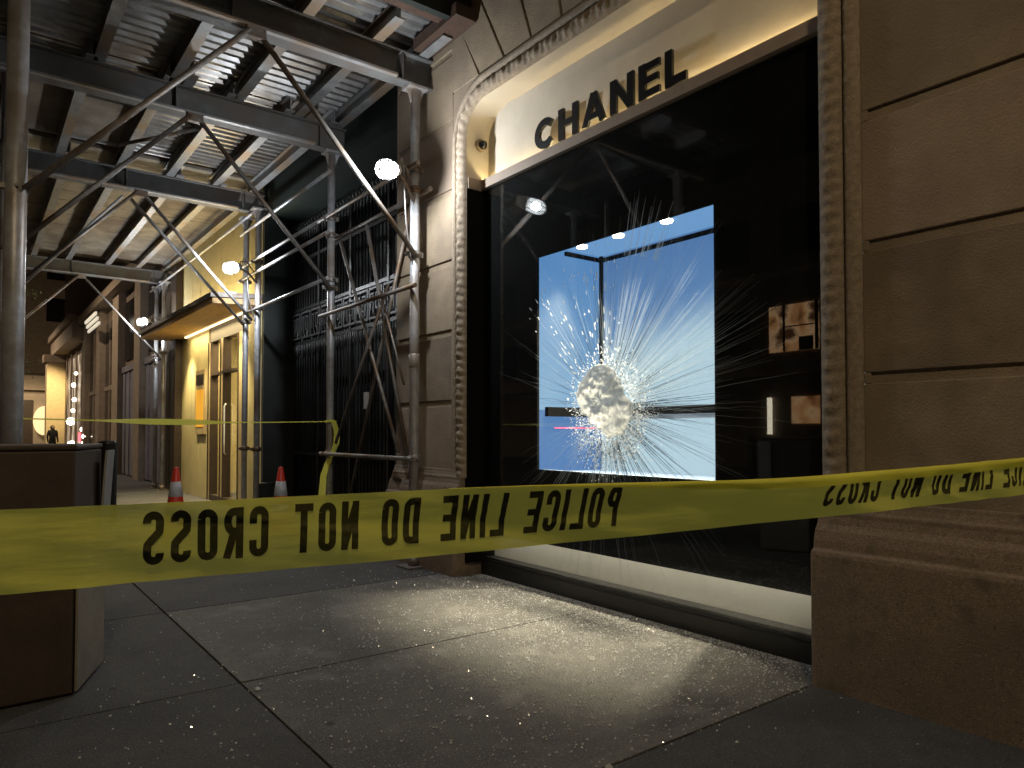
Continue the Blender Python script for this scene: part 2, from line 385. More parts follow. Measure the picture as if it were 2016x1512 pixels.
# ------------------------------------------------------------------ stroke lettering
def arc(cx, cy, rx, ry, a0, a1, n=10):
    return [(cx + rx * math.cos(R(a0 + (a1 - a0) * i / n)), cy + ry * math.sin(R(a0 + (a1 - a0) * i / n))) for i in range(n + 1)]
def glyph(ch, W=.46, t=.16):
    # centre-line strokes in a box W wide, 1 high, stroke thickness t
    h = t / 2; l, r, b, T = h, W - h, h, 1 - h; cx = W / 2; rx = (r - l) / 2
    G = {
        'P': [[(l, 0), (l, 1)], [(l, T), (cx, T)] + arc(cx, .74 , rx, T - .74, 90, -90)[1:] + [(l, .74 * 2 - T)]],
        'R': [[(l, 0), (l, 1)], [(l, T), (cx, T)] + arc(cx, .73, rx, T - .73, 90, -90)[1:] + [(l, .73 * 2 - T)], [(cx, .50), (r + .02, 0)]],
        'O': [arc(cx, T - rx, rx, rx, 0, 180) + arc(cx, b + rx, rx, rx, 180, 360) + [(r, T - rx)]],
        'L': [[(l, 0), (l, 1)], [(l, b), (W, b)]],
        'I': [[(h, 0), (h, 1)]],
        'C': [[(r, .66)] + arc(cx, T - rx, rx, rx, 0, 180) + arc(cx, b + rx, rx, rx, 180, 360) + [(r, .34)]],
        'E': [[(l, 0), (l, 1)], [(l, T), (W, T)], [(l, .5), (W * .9, .5)], [(l, b), (W, b)]],
        'N': [[(l, 0), (l, 1)], [(r, 0), (r, 1)], [(l, T), (r, b)]],
        'D': [[(l, 0), (l, 1)], [(l, T), (cx, T)] + arc(cx, T - rx, rx, rx, 90, 0)[1:] + arc(cx, b + rx, rx, rx, 0, -90) + [(l, b)]],
        'T': [[(cx, 0), (cx, 1)], [(0, T), (W, T)]],
        'S': [arc(cx, T - rx, rx, rx, -10, 180, 12) + [(l + .01, .62), (cx - .04, .54), (cx + .04, .46), (r - .01, .38)] + arc(cx, b + rx, rx, rx, 0, -190, 12)],
    }
    return G[ch], (t if ch == 'I' else W)
def ribbon(path, t, sub=.05):
    # resample, return left/right edges
    pts = [Vector((p[0], p[1])) for p in path]; q = [pts[0]]
    for a, b in zip(pts, pts[1:]):
        n = max(1, int((b - a).length / sub))
        for i in range(1, n + 1): q.append(a.lerp(b, i / n))
    out = []
    for i, p in enumerate(q):
        d = q[min(i + 1, len(q) - 1)] - q[max(i - 1, 0)]
        d = d.normalized() if d.length > 0 else Vector((1, 0)); nrm = Vector((-d.y, d.x)) * t / 2
        out.append((p + nrm, p - nrm))
    return out

# ================================================================== GROUND
SEAM = 1.22; CROSS = [-11.5, -9.55, -7.6, -5.65, -3.70, -1.75, .20, 2.15, 4.10, 6.05, 8.0, 9.95, 11.9, 13.85, 15.8, 17.75, 19.7, 21.65, 23.6, 25.5, 40.1, 60, 90]
mb = MB()
g = .007
xs = [-2.4, -.62, SEAM, 5.4]
for i in range(len(CROSS) - 1):
    for j in range(len(xs) - 1):
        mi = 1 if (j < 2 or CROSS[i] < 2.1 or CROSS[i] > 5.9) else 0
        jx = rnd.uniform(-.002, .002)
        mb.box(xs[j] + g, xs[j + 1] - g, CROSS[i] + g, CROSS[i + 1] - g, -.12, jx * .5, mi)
# worn pale bands along two slab edges
mb.box(SEAM + g, SEAM + .13, 4.11, 6.03, .0012, .0024, 2)
mb.box(SEAM + g, 3.70, 2.158, 2.24, .0012, .0024, 2)
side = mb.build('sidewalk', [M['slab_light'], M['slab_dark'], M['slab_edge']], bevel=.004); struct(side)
mb = MB(); mb.box(-2.45, 5.5, -11.6, 90, -.14, -.02); struct(mb.build('sidewalk_bed', M['joint']))
mb = MB(); mb.box(-2.62, -2.46, -40, 90, -.14, .0); struct(mb.build('kerb', M['slab_edge'], bevel=.02))
mb = MB(); mb.poly([(-400, -400, -.145), (400, -400, -.145), (400, 500, -.145), (-400, 500, -.145)]); struct(mb.build('road', M['asphalt']))
mb = MB(); mb.box(-16, -13.2, -60, 90, -.14, .0); struct(mb.build('far_pavement', M['slab_dark']))

# ================================================================== STOREFRONT BUILDING
WX = 3.85      # wall face
GX = 4.07      # glass plane
y0, y1, zt, rad = 2.15, 5.80, 4.60, .32   # opening
bld = thing('limestone_building', 'limestone corner building with lit designer shop window in carved stone surround', 'building', (4.5, 3.98, 0))

def portal_path(off=0.0, z_start=.95, step=.018, square=False):
    """points (y,z,ny,nz) round the opening from far jamb over the top to near jamb"""
    P = []
    def add(y, z, ny, nz): P.append((y, z, ny, nz))
    n = int((zt - rad - z_start) / step)
    for i in range(n): add(y1, z_start + i * step, 1, 0)
    na = int(rad * math.pi / 2 / step) + 4
    for i in range(na):
        a = i / na * math.pi / 2; add(y1 - rad + rad * math.cos(a), zt - rad + rad * math.sin(a), math.cos(a), math.sin(a))
    n = int((y1 - y0 - 2 * rad) / step)
    for i in range(n): add(y1 - rad - i * (y1 - y0 - 2 * rad) / n, zt, 0, 1)
    for i in range(na):
        a = math.pi / 2 + i / na * math.pi / 2; add(y0 + rad + rad * math.cos(a), zt - rad + rad * math.sin(a), math.cos(a), math.sin(a))
    n = int((zt - rad - z_start) / step)
    for i in range(n + 1): add(y0, zt - rad - i * step, -1, 0)
    return P
PP = portal_path()
# carved leaf moulding
bandw = .155; rows = []; s = 0; prev = None
for (y, z, ny, nz) in PP:
    if prev: s += math.hypot(y - prev[0], z - prev[1])
    prev = (y, z); row = []
    for k in range(15):
        v = k / 14
        prof = math.sin(math.pi * min(1, max(0, (v - .04) / .92))) ** .6 if 0 < v < 1 else 0
        ph = (s / .078 + .55 * abs(v - .5)) % 1.0
        leaf = abs(math.sin(math.pi * ph)) ** .5
        vein = .5 + .5 * math.cos(4 * math.pi * ph)
        curl = math.sin(math.pi * v) * (.5 + .5 * math.sin(2 * math.pi * (s / .21) + 5 * v))
        d = .012 + prof * (.020 + .026 * leaf + .008 * vein * v + .012 * curl)
        if k in (0, 14): d = 0
        row.append((WX + .01 - d, y + ny * bandw * v, z + nz * bandw * v))
    rows.append(row)
mb = MB(); mb.grid(rows); mb.build('leaf_moulding', M['ornament'], bld)
# plain fillet outside the leaves + spandrels
rows = []
for (y, z, ny, nz) in PP:
    rows.append([(WX + .004, y + ny * a, z + nz * a) if i in (0, 5) else (WX - dd, y + ny * a, z + nz * a)
                 for i, (a, dd) in enumerate(((bandw + .004, 0), (bandw + .006, .026), (bandw + .03, .034), (bandw + .055, .026), (bandw + .085, .012), (bandw + .09, 0)))])
mb = MB(); mb.grid(rows); mb.build('fillet_moulding', M['ornament'], bld)
ys0, ys1, zs1 = y0 - .245, y1 + .245, zt + .245
mb = MB(); rr = []
for (y, z, ny, nz) in PP:
    a = (WX + .006, y, z); 
    if nz == 0: b_ = (WX + .006, ys1 if ny > 0 else ys0, z)
    elif ny == 0: b_ = (WX + .006, y, zs1)
    else:
        m_ = max(abs(ny), abs(nz)); cy = (y1 - rad) if ny > 0 else (y0 + rad); cz = zt - rad
        k = (rad + .245) / m_; b_ = (WX + .006, cy + ny * k, cz + nz * k)
    rr.append([a, b_])
mb.grid(rr, smooth=False); mb.build('spandrel', M['stone'], bld)
# reveal of the opening (upper = cream cove; below the ledge black)
mb = MB(); rows = []
up = [p for p in PP if p[1] >= 3.90]
for (y, z, ny, nz) in up: rows.append([(WX + .004, y, z), (WX + .03, y, z), (4.12, y - ny * .0, z - nz * .0)])
mb.grid(rows, smooth=True); mb.build('sign_reveal', M['sign_panel'], bld)
mb = MB()
mb.box(3.862, 4.24, y1, y1 + .03, .12, 3.86); mb.build('black_jamb', M['black_panel'], bld)
mb = MB(); mb.box(3.862, 4.24, y0 - .03, y0, .12, 3.86); mb.build('black_jamb', M['black_panel'], bld)
# stone courses
joints = [1.72, 2.435, 3.15, 3.865, 4.58, 5.3, 6.0, 6.7, 7.4, 8.1]
mbw = MB(); mbg = MB()
def courses(ya, yb, top, inset=(0, 0), face=WX):
    z = 1.02
    for jz in joints + [top]:
        if z >= top: break
        zz = min(jz - .062, top) if jz < top else top
        if zz > z: mbw.box(face, face + .35, ya, yb, z, zz, rnd.choice((0, 0, 1, 2)))
        # channel between courses
        if jz < top: mbg.box(face + .016, face + .34, ya + inset[0], yb - inset[1], jz - .062, jz)
        if jz < top:
            if inset[0]: mbw.box(face, face + .35, ya, ya + inset[0], jz - .062, jz)
            if inset[1]: mbw.box(face, face + .35, yb - inset[1], yb, jz - .062, jz)
        z = jz
courses(-9.0, ys0, 8.6, (0, .035))
courses(ys1, 7.23, 8.6, (.02, .035))
mbg.build('course_joint', M['stone'], bld)
# flat arch stones above the opening
cuts = [ys0] + [y0 + (y1 - y0) * (i + .5) / 9 for i in range(9)] + [ys1]
cuts = [ys0, 2.38, 2.78, 3.18, 3.58, 3.98 - .12, 4.10, 4.37 + .0, 4.77, 5.17, 5.57, ys1]
cm = 3.98
def topy(y): return cm + (y - cm) * 1.36
for a, b_ in zip(cuts, cuts[1:]):
    e = .014
    A0 = a + (e if a > ys0 else 0); B0 = b_ - (e if b_ < ys1 else 0)
    tA = topy(a) + e if a > ys0 else ys0; tB = topy(b_) - e if b_ < ys1 else ys1
    tA = min(max(tA, ys0), ys1 ); tB = min(max(tB, ys0), ys1)
    if tB - tA < .05 and a > cm: tA, tB = ys1 - .02, ys1
    mbw.prism([(A0, zs1), (B0, zs1), (max(tB, tA + .01), 5.65), (tA, 5.65)], 0, WX - .002, WX + .3)
mbw.box(WX, WX + .35, ys0, ys1, 5.69, 8.6)
mbw.build('wall', [M['stone'], M['stone2'], M['stone3']], bld, bevel=.006)
mb = MB(); mb.box(WX + .02, WX + .5, ys0, ys1, zs1 + .001, 5.69); mb.build('arch_joint', M['groove'], bld)
mb = MB(); mb.box(WX + .05, 14, -9, 12.1, 8.6, 22); mb.box(5.45, 14, -9, 12.1, -.1, 8.6); mb.box(4.3, 5.44, -9, 1.9, 0, 8.59)
mb.build('upper_wall', M['brown_wall'], bld)
# plinth (profiled) on both piers
prof = [(3.715, -.02), (3.715, .72), (3.722, .745), (3.745, .755), (3.75, .80), (3.765, .855), (3.79, .89), (3.80, .93), (3.80, .955), (3.815, .965), (3.83, 1.0), (3.835, 1.025), (4.2, 1.025), (4.2, -.02)]
def plinth(ya, yb):
    mb = MB(); n = len(prof); b = 0
    for y in (ya, yb): mb.v += [(x, y, z) for x, z in prof]
    mb.face(list(range(n))); mb.face([n + i for i in range(n)][::-1])
    for i in range(n):
        j = (i + 1) % n; mb.face([i, n + i, n + j, j])
    return mb.build('plinth', M['stone_plinth'], bld, bevel=.008)
plinth(-9, y0 + .0); plinth(y1 + .03, 7.23)
# sign band
mb = MB(); mb.box(4.12, 4.3, y0, y1, 3.82, zt - .001); mb.build('sign_panel', M['sign_panel'], bld)
mb = MB(); mb.box(4.025, 4.05, y0 + .002, y1 - .002, 3.82, 3.91); mb.box(4.0501, 4.118, y0 + .002, y1 - .002, 3.82, 3.845); mb.box(3.868, 4.024, y1 - .014, y1 - .001, 3.80, 3.91); mb.build('sign_ledge', M['ledge'], bld)
mb = MB(); mb.box(4.085, 4.10, y0 + .1, 3.2, 3.86, 3.875); mb.box(4.085, 4.10, 4.95, y1 - .02, 3.86, 3.875)
mb.box(4.085, 4.095, 3.2, 4.95, 3.86, 3.867)
mb.build('light_strip', M['led'], bld)
# letters C H A N E L, read from the street
H = .272; T_ = .067
lx0 = 4.94
wid = {'C': .27, 'H': .245, 'A': .275, 'N': .25, 'E': .205, 'L': .195}
cur = 0
for li, ch in enumerate('CHANEL'):
    Wd = wid[ch]; h = T_ / 2; mb = MB()
    if ch == 'C': st = [arc(Wd * .53, H / 2, Wd * .53 - h, H / 2 - h, 42, 318, 26)]
    elif ch == 'H': st = [[(h, 0), (h, H)], [(Wd - h, 0), (Wd - h, H)], [(h, H / 2), (Wd - h, H / 2)]]
    elif ch == 'A': st = [[(h, 0), (Wd / 2, H)], [(Wd - h, 0), (Wd / 2, H)], [(Wd * .26, H * .27), (Wd * .74, H * .27)]]
    elif ch == 'N': st = [[(h, 0), (h, H)], [(Wd - h, 0), (Wd - h, H)], [(h * 1.1, H - .008), (Wd - h * 1.1, .008)]]
    elif ch == 'E': st = [[(h, 0), (h, H)], [(h, H - h), (Wd, H - h)], [(h, H / 2), (Wd * .93, H / 2)], [(h, h), (Wd, h)]]
    else: st = [[(h, 0), (h, H)], [(h, h), (Wd, h)]]
    for si, p in enumerate(st):
        tt = T_ * (.82 if (ch in 'A' and si == 2) or (ch in 'HE' and si > 0 and ch == 'E') or (ch == 'H' and si == 2) else 1)
        rb = ribbon(p, tt, .5 if len(p) == 2 else .05); fx = 4.019 + si * .0006; bx = 4.046 - si * .0004; zb = 3.917
        F = []; K = []
        for (a, b_) in rb:
            a = Vector((a.x, min(max(a.y, 0), H))); b_ = Vector((b_.x, min(max(b_.y, 0), H)))
            F.append([(fx, lx0 - cur - a.x, zb + a.y), (fx, lx0 - cur - b_.x, zb + b_.y)])
            K.append([(bx, q[1], q[2]) for q in F[-1]])
        mb.grid(F, False); mb.grid([[r_[1], r_[0]] for r_ in K], False)
        mb.grid([[F[i][0], K[i][0]] for i in range(len(F))], False); mb.grid([[K[i][1], F[i][1]] for i in range(len(F))], False)
        mb.poly([F[0][0], F[0][1], K[0][1], K[0][0]]); mb.poly([F[-1][1], F[-1][0], K[-1][0], K[-1][1]])
    mb.build('letter', M['black_letter'], bld, label='raised black capital letter ' + ch)
    cur += Wd + .054
# black backing with square display opening, cream strip, sill
dy0, dy1, dz0, dz1 = 3.05, 4.98, 1.06, 2.985
mb = MB()
mb.box(GX + .012, GX + .035, y0, dy0, .402, 3.819); mb.box(GX + .012, GX + .035, dy1, y1, .402, 3.819)
mb.box(GX + .012, GX + .035, dy0, dy1, dz1, 3.819); mb.box(GX + .012, GX + .035, dy0, dy1, .402, dz0)
mb.build('backing_panel', M['black_panel'], bld)
mb = MB(); mb.box(GX + .13, GX + .15, y0, y1, .126, .80); mb.build('base_strip', M['white_strip'], bld)
mb = MB(); mb.box(GX + .012, GX + .129, y0, y1, .150, .164); mb.build('base_strip', M['black_sill'], bld)
mb = MB(); mb.box(GX + .04, GX + .06, y0 + .02, y1 - .02, .66, .67); mb.build('base_fill_strip', M['base_fill'], bld)  # hidden strip added to brighten the cream panel behind the glass
mb = MB(); mb.box(GX - .035, GX + .05, y0, y1, -.01, .125); mb.box(GX - .02, GX + .05, y0, y1, .125, .150); mb.build('sill', M['black_sill'], bld, bevel=.004)
# display box behind
dx = 4.89
mb = MB(); mb.box(dx, dx + .03, 1.9, dy1 + .0, 1.0, 3.11); mb.build('display_back_panel', M['backdrop'], bld)
mb = MB(); mb.box(GX + .036, dx, dy1 + .0, dy1 + .03, 1.6, 3.11); mb.build('display_side_panel', M['side_print'], bld)
mb = MB(); mb.box(GX + .036, dx, dy1 + .001, dy1 + .03, 1.03, 1.599); mb.build('display_side_panel', M['low_print'], bld)
mb = MB(); mb.box(GX + .036, dx, 1.9, dy1, 3.11, 3.14); mb.build('display_ceiling', M['ceil_print'], bld)
mb = MB(); mb.box(GX + .036, dx, 1.9, dy1, 1.0, 1.035); mb.build('display_floor', mat('blue grey display floor', (.10, .15, .24), (.08, .12, .2), 4, .5), bld)
mb = MB(); mb.box(GX + .036, dx, 1.87, 1.9, 1.0, 3.14); mb.build('display_side_panel', M['side_print'], bld)
mb = MB()
mb.box(dx - .03, dx - .002, dy1 - .035, dy1 - .002, 1.63, 3.108)      # corner strip
mb.box(dx - .03, dx - .002, 1.9, dy1 - .036, 3.05, 3.085)
mb.box(GX + .34, dx - .031, dy1 - .03, dy1 - .002, 3.05, 3.085)
mb.build('display_trim', M['black_panel'], bld)
mb = MB(); mb.box(dx - .05, dx - .003, 1.9, dy1 - .05, 1.555, 1.625); mb.box(GX + .10, dx - .04, dy1 - .05, dy1 - .003, 1.54, 1.625); mb.build('display_rail', M['black_panel'], bld)
mb = MB(); mb.box(dx - .04, dx - .004, 1.9, dy1 - .051, 1.515, 1.553); mb.build('display_rail', mat('grey rail underside', (.3, .34, .4)), bld)
mb = MB(); mb.tube([(4.28, 4.972, 1.435), (4.80, 4.972, 1.435)], .006, 8); mb.build('neon_line', M['pink'], bld)
mb = MB(); mb.box(GX + .036, GX + .09, dy0, dy1, 1.036, 1.058); mb.build('display_front_edge', mat('white acrylic edge', (.22, .27, .33), (.12, .16, .2), 30, .4), bld)
for yy in (4.78, 4.32, 3.78, 3.2):
    mb = MB(); mb.lathe([(.048, 3.092), (.050, 3.109)], (4.45, yy, 0), 20); dl = mb.build('downlight', M['down_on'], bld)
    lamp('SPOT', 'downlight_beam', (4.42, yy, 3.085), P_DOWN, (1, .84, .60), bld, .03, (0, R(9), 0), spot_size=R(60), spot_blend=1.0)
# shop glass
mb = MB(); mb.box(GX - .006, GX + .004, y0 + .001, y1 - .001, .152, 3.819); pane = mb.build('glass_pane', M['glass'], bld)

# cracks -------------------------------------------------------------
cyy, czz = 4.08, 1.60
r1 = random.Random(21)
mbl, mbd, mbs = MB(), MB(), MB()
def sliver(mb, a, r0, r1_, wd, x, wob=.012, flick=0):
    n = max(3, int((r1_ - r0) / .09)); pts = []
    off = 0
    for i in range(n + 1):
        rr_ = r0 + (r1_ - r0) * i / n; off += r1.uniform(-wob, wob)
        pts.append((rr_, off))
    pr = None
    for i, (rr_, of) in enumerate(pts):
        tt = i / n; ww = wd * (1 - .8 * tt) * (.4 + .6 * r1.random() if flick else 1) / 2
        ca, sa = math.cos(a), math.sin(a)
        yc = cyy + ca * rr_ - sa * of; zc = czz + sa * rr_ + ca * of
        A = (x, yc - sa * ww, zc + ca * ww); B = (x, yc + sa * ww, zc - ca * ww)
        if pr and max(A[2], B[2]) < 3.8 and min(A[2], B[2]) > .16 and y0 + .05 < yc < y1 - .05:
            b = len(mb.v); mb.v += [pr[0], pr[1], B, A]; mb.face([b, b + 1, b + 2, b + 3])
        elif pr and not (min(A[2], B[2]) > .16 and y0 + .05 < yc < y1 - .05): break
        pr = (A, B)
# angle: 0 = toward far side (+y, left in the picture), 90 = up, 180 = near side (right)
def ang_between(lo, hi): return R(r1.uniform(lo, hi))
xg = GX - .0075
for i in range(190): a = ang_between(84, 176); sliver(mbl, a, r1.uniform(.28, .42), r1.uniform(.6, 1.7), r1.uniform(.0025, .007), xg - .0002 * (i % 7), .004)
for i in range(75): a = ang_between(80, 178); sliver(mbd, a, r1.uniform(.28, .5), r1.uniform(.6, 1.35), r1.uniform(.002, .0045), xg - .0016 - .0001 * (i % 7), .004)
for i in range(95): a = ang_between(176, 266); sliver(mbd, a, r1.uniform(.24, .3), r1.uniform(.7, 1.25), r1.uniform(.003, .006), xg - .0016 - .0001 * (i % 7), .006)
for i in range(70): a = ang_between(176, 345); sliver(mbl, a, r1.uniform(.3, .6), r1.uniform(.9, 1.7), r1.uniform(.002, .005), xg - .0002 * (i % 7), .012)
for i in range(62): a = ang_between(248, 325); sliver(mbl, a, r1.uniform(.26, .36), r1.uniform(.45, .75), r1.uniform(.006, .020), xg - .0002 * (i % 7), .004, 1)
for i in range(28): a = ang_between(245, 300); sliver(mbd, a, r1.uniform(.26, .36), r1.uniform(.45, .7), r1.uniform(.003, .006), xg - .0016, .006)
for i in range(34): a = ang_between(4, 92); sliver(mbd, a, r1.uniform(.3, .5), r1.uniform(.6, 1.35), r1.uniform(.002, .005), xg - .0016 - .0001 * (i % 7), .012)
for i in range(34): a = ang_between(10, 92); sliver(mbl, a, r1.uniform(.3, .7), r1.uniform(.8, 1.6), r1.uniform(.002, .005), xg - .0002 * (i % 7), .010)
for i in range(14): a = ang_between(92, 125); sliver(mbl, a, 1.2, r1.uniform(1.4, 1.72), r1.uniform(.010, .018), xg - .0002 * (i % 7), .004)
mbl.build('pale_crack', M['crack_light'], pane)['kind'] = 'stuff'; mbd.build('dark_crack', M['crack_dark'], pane)['kind'] = 'stuff'
# flecks along far-side radials and shards around the hole
def fleck(mb, y, z, L_, W_, a, x, tilt=.0):
    ca, sa = math.cos(a), math.sin(a); pts = []
    n = r1.randint(4, 6)
    for k in range(n):
        t = 2 * math.pi * k / n + r1.uniform(-.3, .3); u = math.cos(t) * L_ / 2; v = math.sin(t) * W_ / 2
        pts.append((x - abs(tilt) * .5 + tilt * u / max(L_, 1e-6), y + ca * u - sa * v, z + sa * u + ca * v))
    mb.poly(pts)
for i in range(95):
    a = ang_between(36, 98); rr_ = r1.uniform(.4, 1.35); fleck(mbs, cyy + math.cos(a) * rr_, czz + math.sin(a) * rr_, r1.uniform(.02, .075), r1.uniform(.006, .014), a, xg - .003)
mbs.build('glass_fleck', M['crumb'], pane)['kind'] = 'stuff'
mbs = MB(); mbs2 = MB()
for i in range(1500):
    a = r1.uniform(0, 2 * math.pi); e = r1.gauss(.27, .075)
    yy = cyy - .03 + math.cos(a) * e * 1.15; zz = czz - .05 + math.sin(a) * e * 1.35
    fleck(mbs if r1.random() < .88 else mbs2, yy, zz, r1.uniform(.008, .034), r1.uniform(.005, .015), a + r1.gauss(0, .5), xg - .003 - r1.random() * .012, r1.uniform(-.012, .012))
for i in range(900):
    a = r1.uniform(0, 2 * math.pi); e = r1.random() ** .6
    fleck(mbs if r1.random() < .90 else mbs2, 3.95 + math.cos(a) * e * .30, 1.50 + math.sin(a) * e * .33, r1.uniform(.01, .035), r1.uniform(.006, .016), r1.uniform(0, 6.28), xg - .004 - r1.random() * .014, r1.uniform(-.014, .014))
for i in range(3200):
    a = r1.uniform(0, 2 * math.pi); e = .20 + abs(r1.gauss(0, .13))
    if e > .5 and r1.random() < .5: continue
    fleck(mbs if r1.random() < .93 else mbs2, cyy - .06 + math.cos(a) * e * 1.12, czz - .02 + math.sin(a) * e, r1.uniform(.005, .016), r1.uniform(.003, .008), a + r1.gauss(0, .4), xg - .003 - r1.random() * .006, r1.uniform(-.006, .006))
mbs.build('crushed_glass', M['shard'], pane)['kind'] = 'stuff'; mbs2.build('crushed_glass', M['crack_dark'], pane)['kind'] = 'stuff'
# crumpled hole: lumpy sheet pushed out of the pane
from mathutils import noise
rows = []; NA, NR = 120, 40; cy2, cz2 = 4.10, 1.655
outl = [.215 + .02 * math.sin(3 * a + 1) for a in range(NA)]
def R_out(t):   # outline radii of the crumpled patch
    base_y, base_z = .30, .265
    r_ = 1 / math.sqrt((math.cos(t) / base_y) ** 2 + (math.sin(t) / base_z) ** 2)
    # leaning: longer to lower near side, notch on the far lower side
    r_ *= 1 + .18 * math.cos(t - R(118)) * 0 + .17 * math.cos(2 * (t - R(52)) ) + .07 * math.cos(3 * t + .6) + .07 * noise.noise((math.cos(t) * 3, math.sin(t) * 3, 4)) * 2
    return r_
for i in range(NR + 1):
    q = i / NR; row = []
    for k in range(NA + 1):
        t = 2 * math.pi * (k % NA) / NA; r_ = R_out(t) * q
        yy = cy2 + math.cos(t) * r_; zz = cz2 + math.sin(t) * r_
        hgt = .05 * (1 - q ** 3) + .028 * noise.noise((yy * 8, zz * 8, 1.3)) + .014 * noise.noise((yy * 19, zz * 19, 5)) + .005 * noise.noise((yy * 60, zz * 60, 9))
        hgt = max(hgt, 0) * (1 - q ** 8) + .012
        row.append((xg - .004 - hgt, yy, zz))
    rows.append(row)
mb = MB(); mb.grid(rows); mb.build('crumpled_patch', M['crush'], pane)

# security camera in the sign reveal
sc_ = thing('security_camera', 'round black dome security camera on the cream reveal left of the shop letters', 'camera', (4.02, y1 - .02, 4.26))
mb = MB(); mb.lathe([(.062, -.002), (.062, -.02), (.05, -.034)], (4.02, y1, 4.26), 24, axis=1); mb.build('mount_ring', M['ornament'], sc_)
mb = MB(); mb.lathe([(.046, -.03), (.044, -.05), (.034, -.07), (.018, -.082), (.003, -.085)], (4.02, y1, 4.26), 24, axis=1); mb.build('dome', mat('black camera dome', (.008, .008, .008), None, 4, .1), sc_)

# ================================================================== GATE RECESS
gate = thing('iron_gate', 'tall black wrought iron gate with square frieze panels behind the shed pipes', 'gate', (4.5, 9.66, 0))
gx = 4.42
mb = MB()
for i in range(44):
    y = 7.30 + i * .108
    if i % 11 == 0: mb.box(gx - .03, gx + .03, y - .03, y + .03, 0, 4.75)
    else: mb.tube([(gx, y, .1), (gx, y, 4.62)], .013, 6)
mb.build('bars', M['iron'], gate)
mb = MB()
for z in (.12, 1.02, 2.86, 3.42, 4.25): mb.box(gx - .022, gx + .022, 7.24, 12.08, z, z + .05)
mb.build('cross_bar', M['iron'], gate)
mb = MB(); mb.box(gx + .03, gx + .04, 7.3, 12.05, .15, 1.0); mb.build('kick_panel', M['iron'], gate)
mb = MB()
for i in range(11):      # Greek key panels
    a = 7.36 + i * .425; e = .014; c = a + .39; z0_, z1_ = 2.95, 3.39; xx0, xx1 = gx - .045, gx - .024
    for (p, q, r_, s_) in ((a, c, z0_, z0_ + .03), (a, c, z1_ - .03, z1_), (a, a + .025, z0_ + .03, z1_ - .03), (c - .025, c, z0_ + .03, z1_ - .03),
                         (a + .07, a + .09, z0_ + .07, z1_ - .08), (a + .09, a + .19, z1_ - .10, z1_ - .08), (a + .17, a + .19, z0_ + .13, z1_ - .10), (a + .12, a + .17, z0_ + .13, z0_ + .15),
                         (a + .25, a + .27, z0_ + .07, z1_ - .08), (a + .27, a + .34, z1_ - .10, z1_ - .08), (a + .32, a + .34, z0_ + .13, z1_ - .10)):
        mb.box(xx0, xx1, p, q, r_, s_)
for i in range(66): mb.tube([(gx - .03, 7.33 + i * .072, 2.66), (gx - .03, 7.33 + i * .072, 2.86)], .009, 5)
mb.build('frieze', M['iron_grey'], gate)
mb = MB()
for i in range(44):
    y = 7.30 + i * .108
    mb.tube([(gx - .01, y, 4.6), (gx - .01, y, 4.78), (gx - .06, y, 4.86), (gx - .13, y, 4.84), (gx - .15, y, 4.78), (gx - .11, y, 4.73)], [.014, .013, .012, .011, .009, .005], 6)
    mb.tube([(gx, y, 4.7), (gx, y, 4.95)], [.016, .003], 6)
mb.build('spike', M['iron_grey'], gate)
mb = MB(); mb.box(gx - .05, gx - .036, 9.02, 9.16, 1.72, 1.95); mb.build('notice', mat('pale notice card', (.4, .37, .33)), gate)
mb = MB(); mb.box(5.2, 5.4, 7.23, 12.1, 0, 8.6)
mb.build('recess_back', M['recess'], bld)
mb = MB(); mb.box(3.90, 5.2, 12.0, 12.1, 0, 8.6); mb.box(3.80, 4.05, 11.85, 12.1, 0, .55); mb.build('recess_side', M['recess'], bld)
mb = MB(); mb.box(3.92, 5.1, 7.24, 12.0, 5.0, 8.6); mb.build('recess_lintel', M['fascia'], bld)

# ================================================================== LIT DOORWAY BUILDING
yb = thing('entrance_building', 'warm lit stone entrance with glass door under a timber canopy', 'building', (4.5, 15.4, 0))
fx = 3.93
mb = MB()
ye = [12.12, 12.62, 13.0]
for a, b_ in ((12.12, 12.55), (12.57, 13.0)): mb.box(fx, fx + .25, a, b_, 0, 8.6)
for a, b_ in ((15.6, 16.3), (16.32, 17.0), (17.02, 17.9)): mb.box(fx, fx + .25, a, b_, 0, 8.6)
for k in range(3): mb.box(fx, fx + .25, 13.0 + k * .87 + .01, 13.86 + k * .87, 3.62, 8.6)
mb.build('wall', M['yellow_stone'], yb, bevel=.004)
mb = MB(); mb.box(fx + .02, fx + .24, 12.12, 17.9, 3.7, 8.5); mb.box(4.2, 12, 12.15, 18.4, 8.6, 22); mb.build('backing_wall', M['brown_wall'], yb)
mb = MB(); mb.box(3.78, 4.4, 17.92, 18.9, 0, 8.6); mb.build('pier', M['bronze'], yb)
mb = MB(); mb.box(fx + .02, fx + .2, 13.0, 15.6, 3.25, 3.61); mb.build('door_head', M['bronze'], yb)
dr = MB()
for a, b_ in ((13.0, 13.55), (14.5, 14.72), (15.42, 15.6)): dr.box(fx + .01, fx + .14, a, b_, 0, 3.25)
dr.build('door_frame', M['yellow_frame'], yb)
dr = MB()
for a in (13.52, 14.49, 14.70, 15.40, 15.60): dr.box(fx - .004, fx + .15, a, a + .035, 0, 3.249)
dr.box(fx + .0, fx + .15, 13.555, 15.4, 2.55, 2.60); dr.box(fx + .0, fx + .15, 13.555, 15.4, .0, .12)
dr.build('door_edge', M['bronze'], yb)
mb = MB(); mb.box(fx + .08, fx + .10, 13.55, 14.5, .05, 3.2); mb.box(fx + .08, fx + .10, 14.72, 15.42, .05, 3.2); d = mb.build('door', M['glass'], yb)
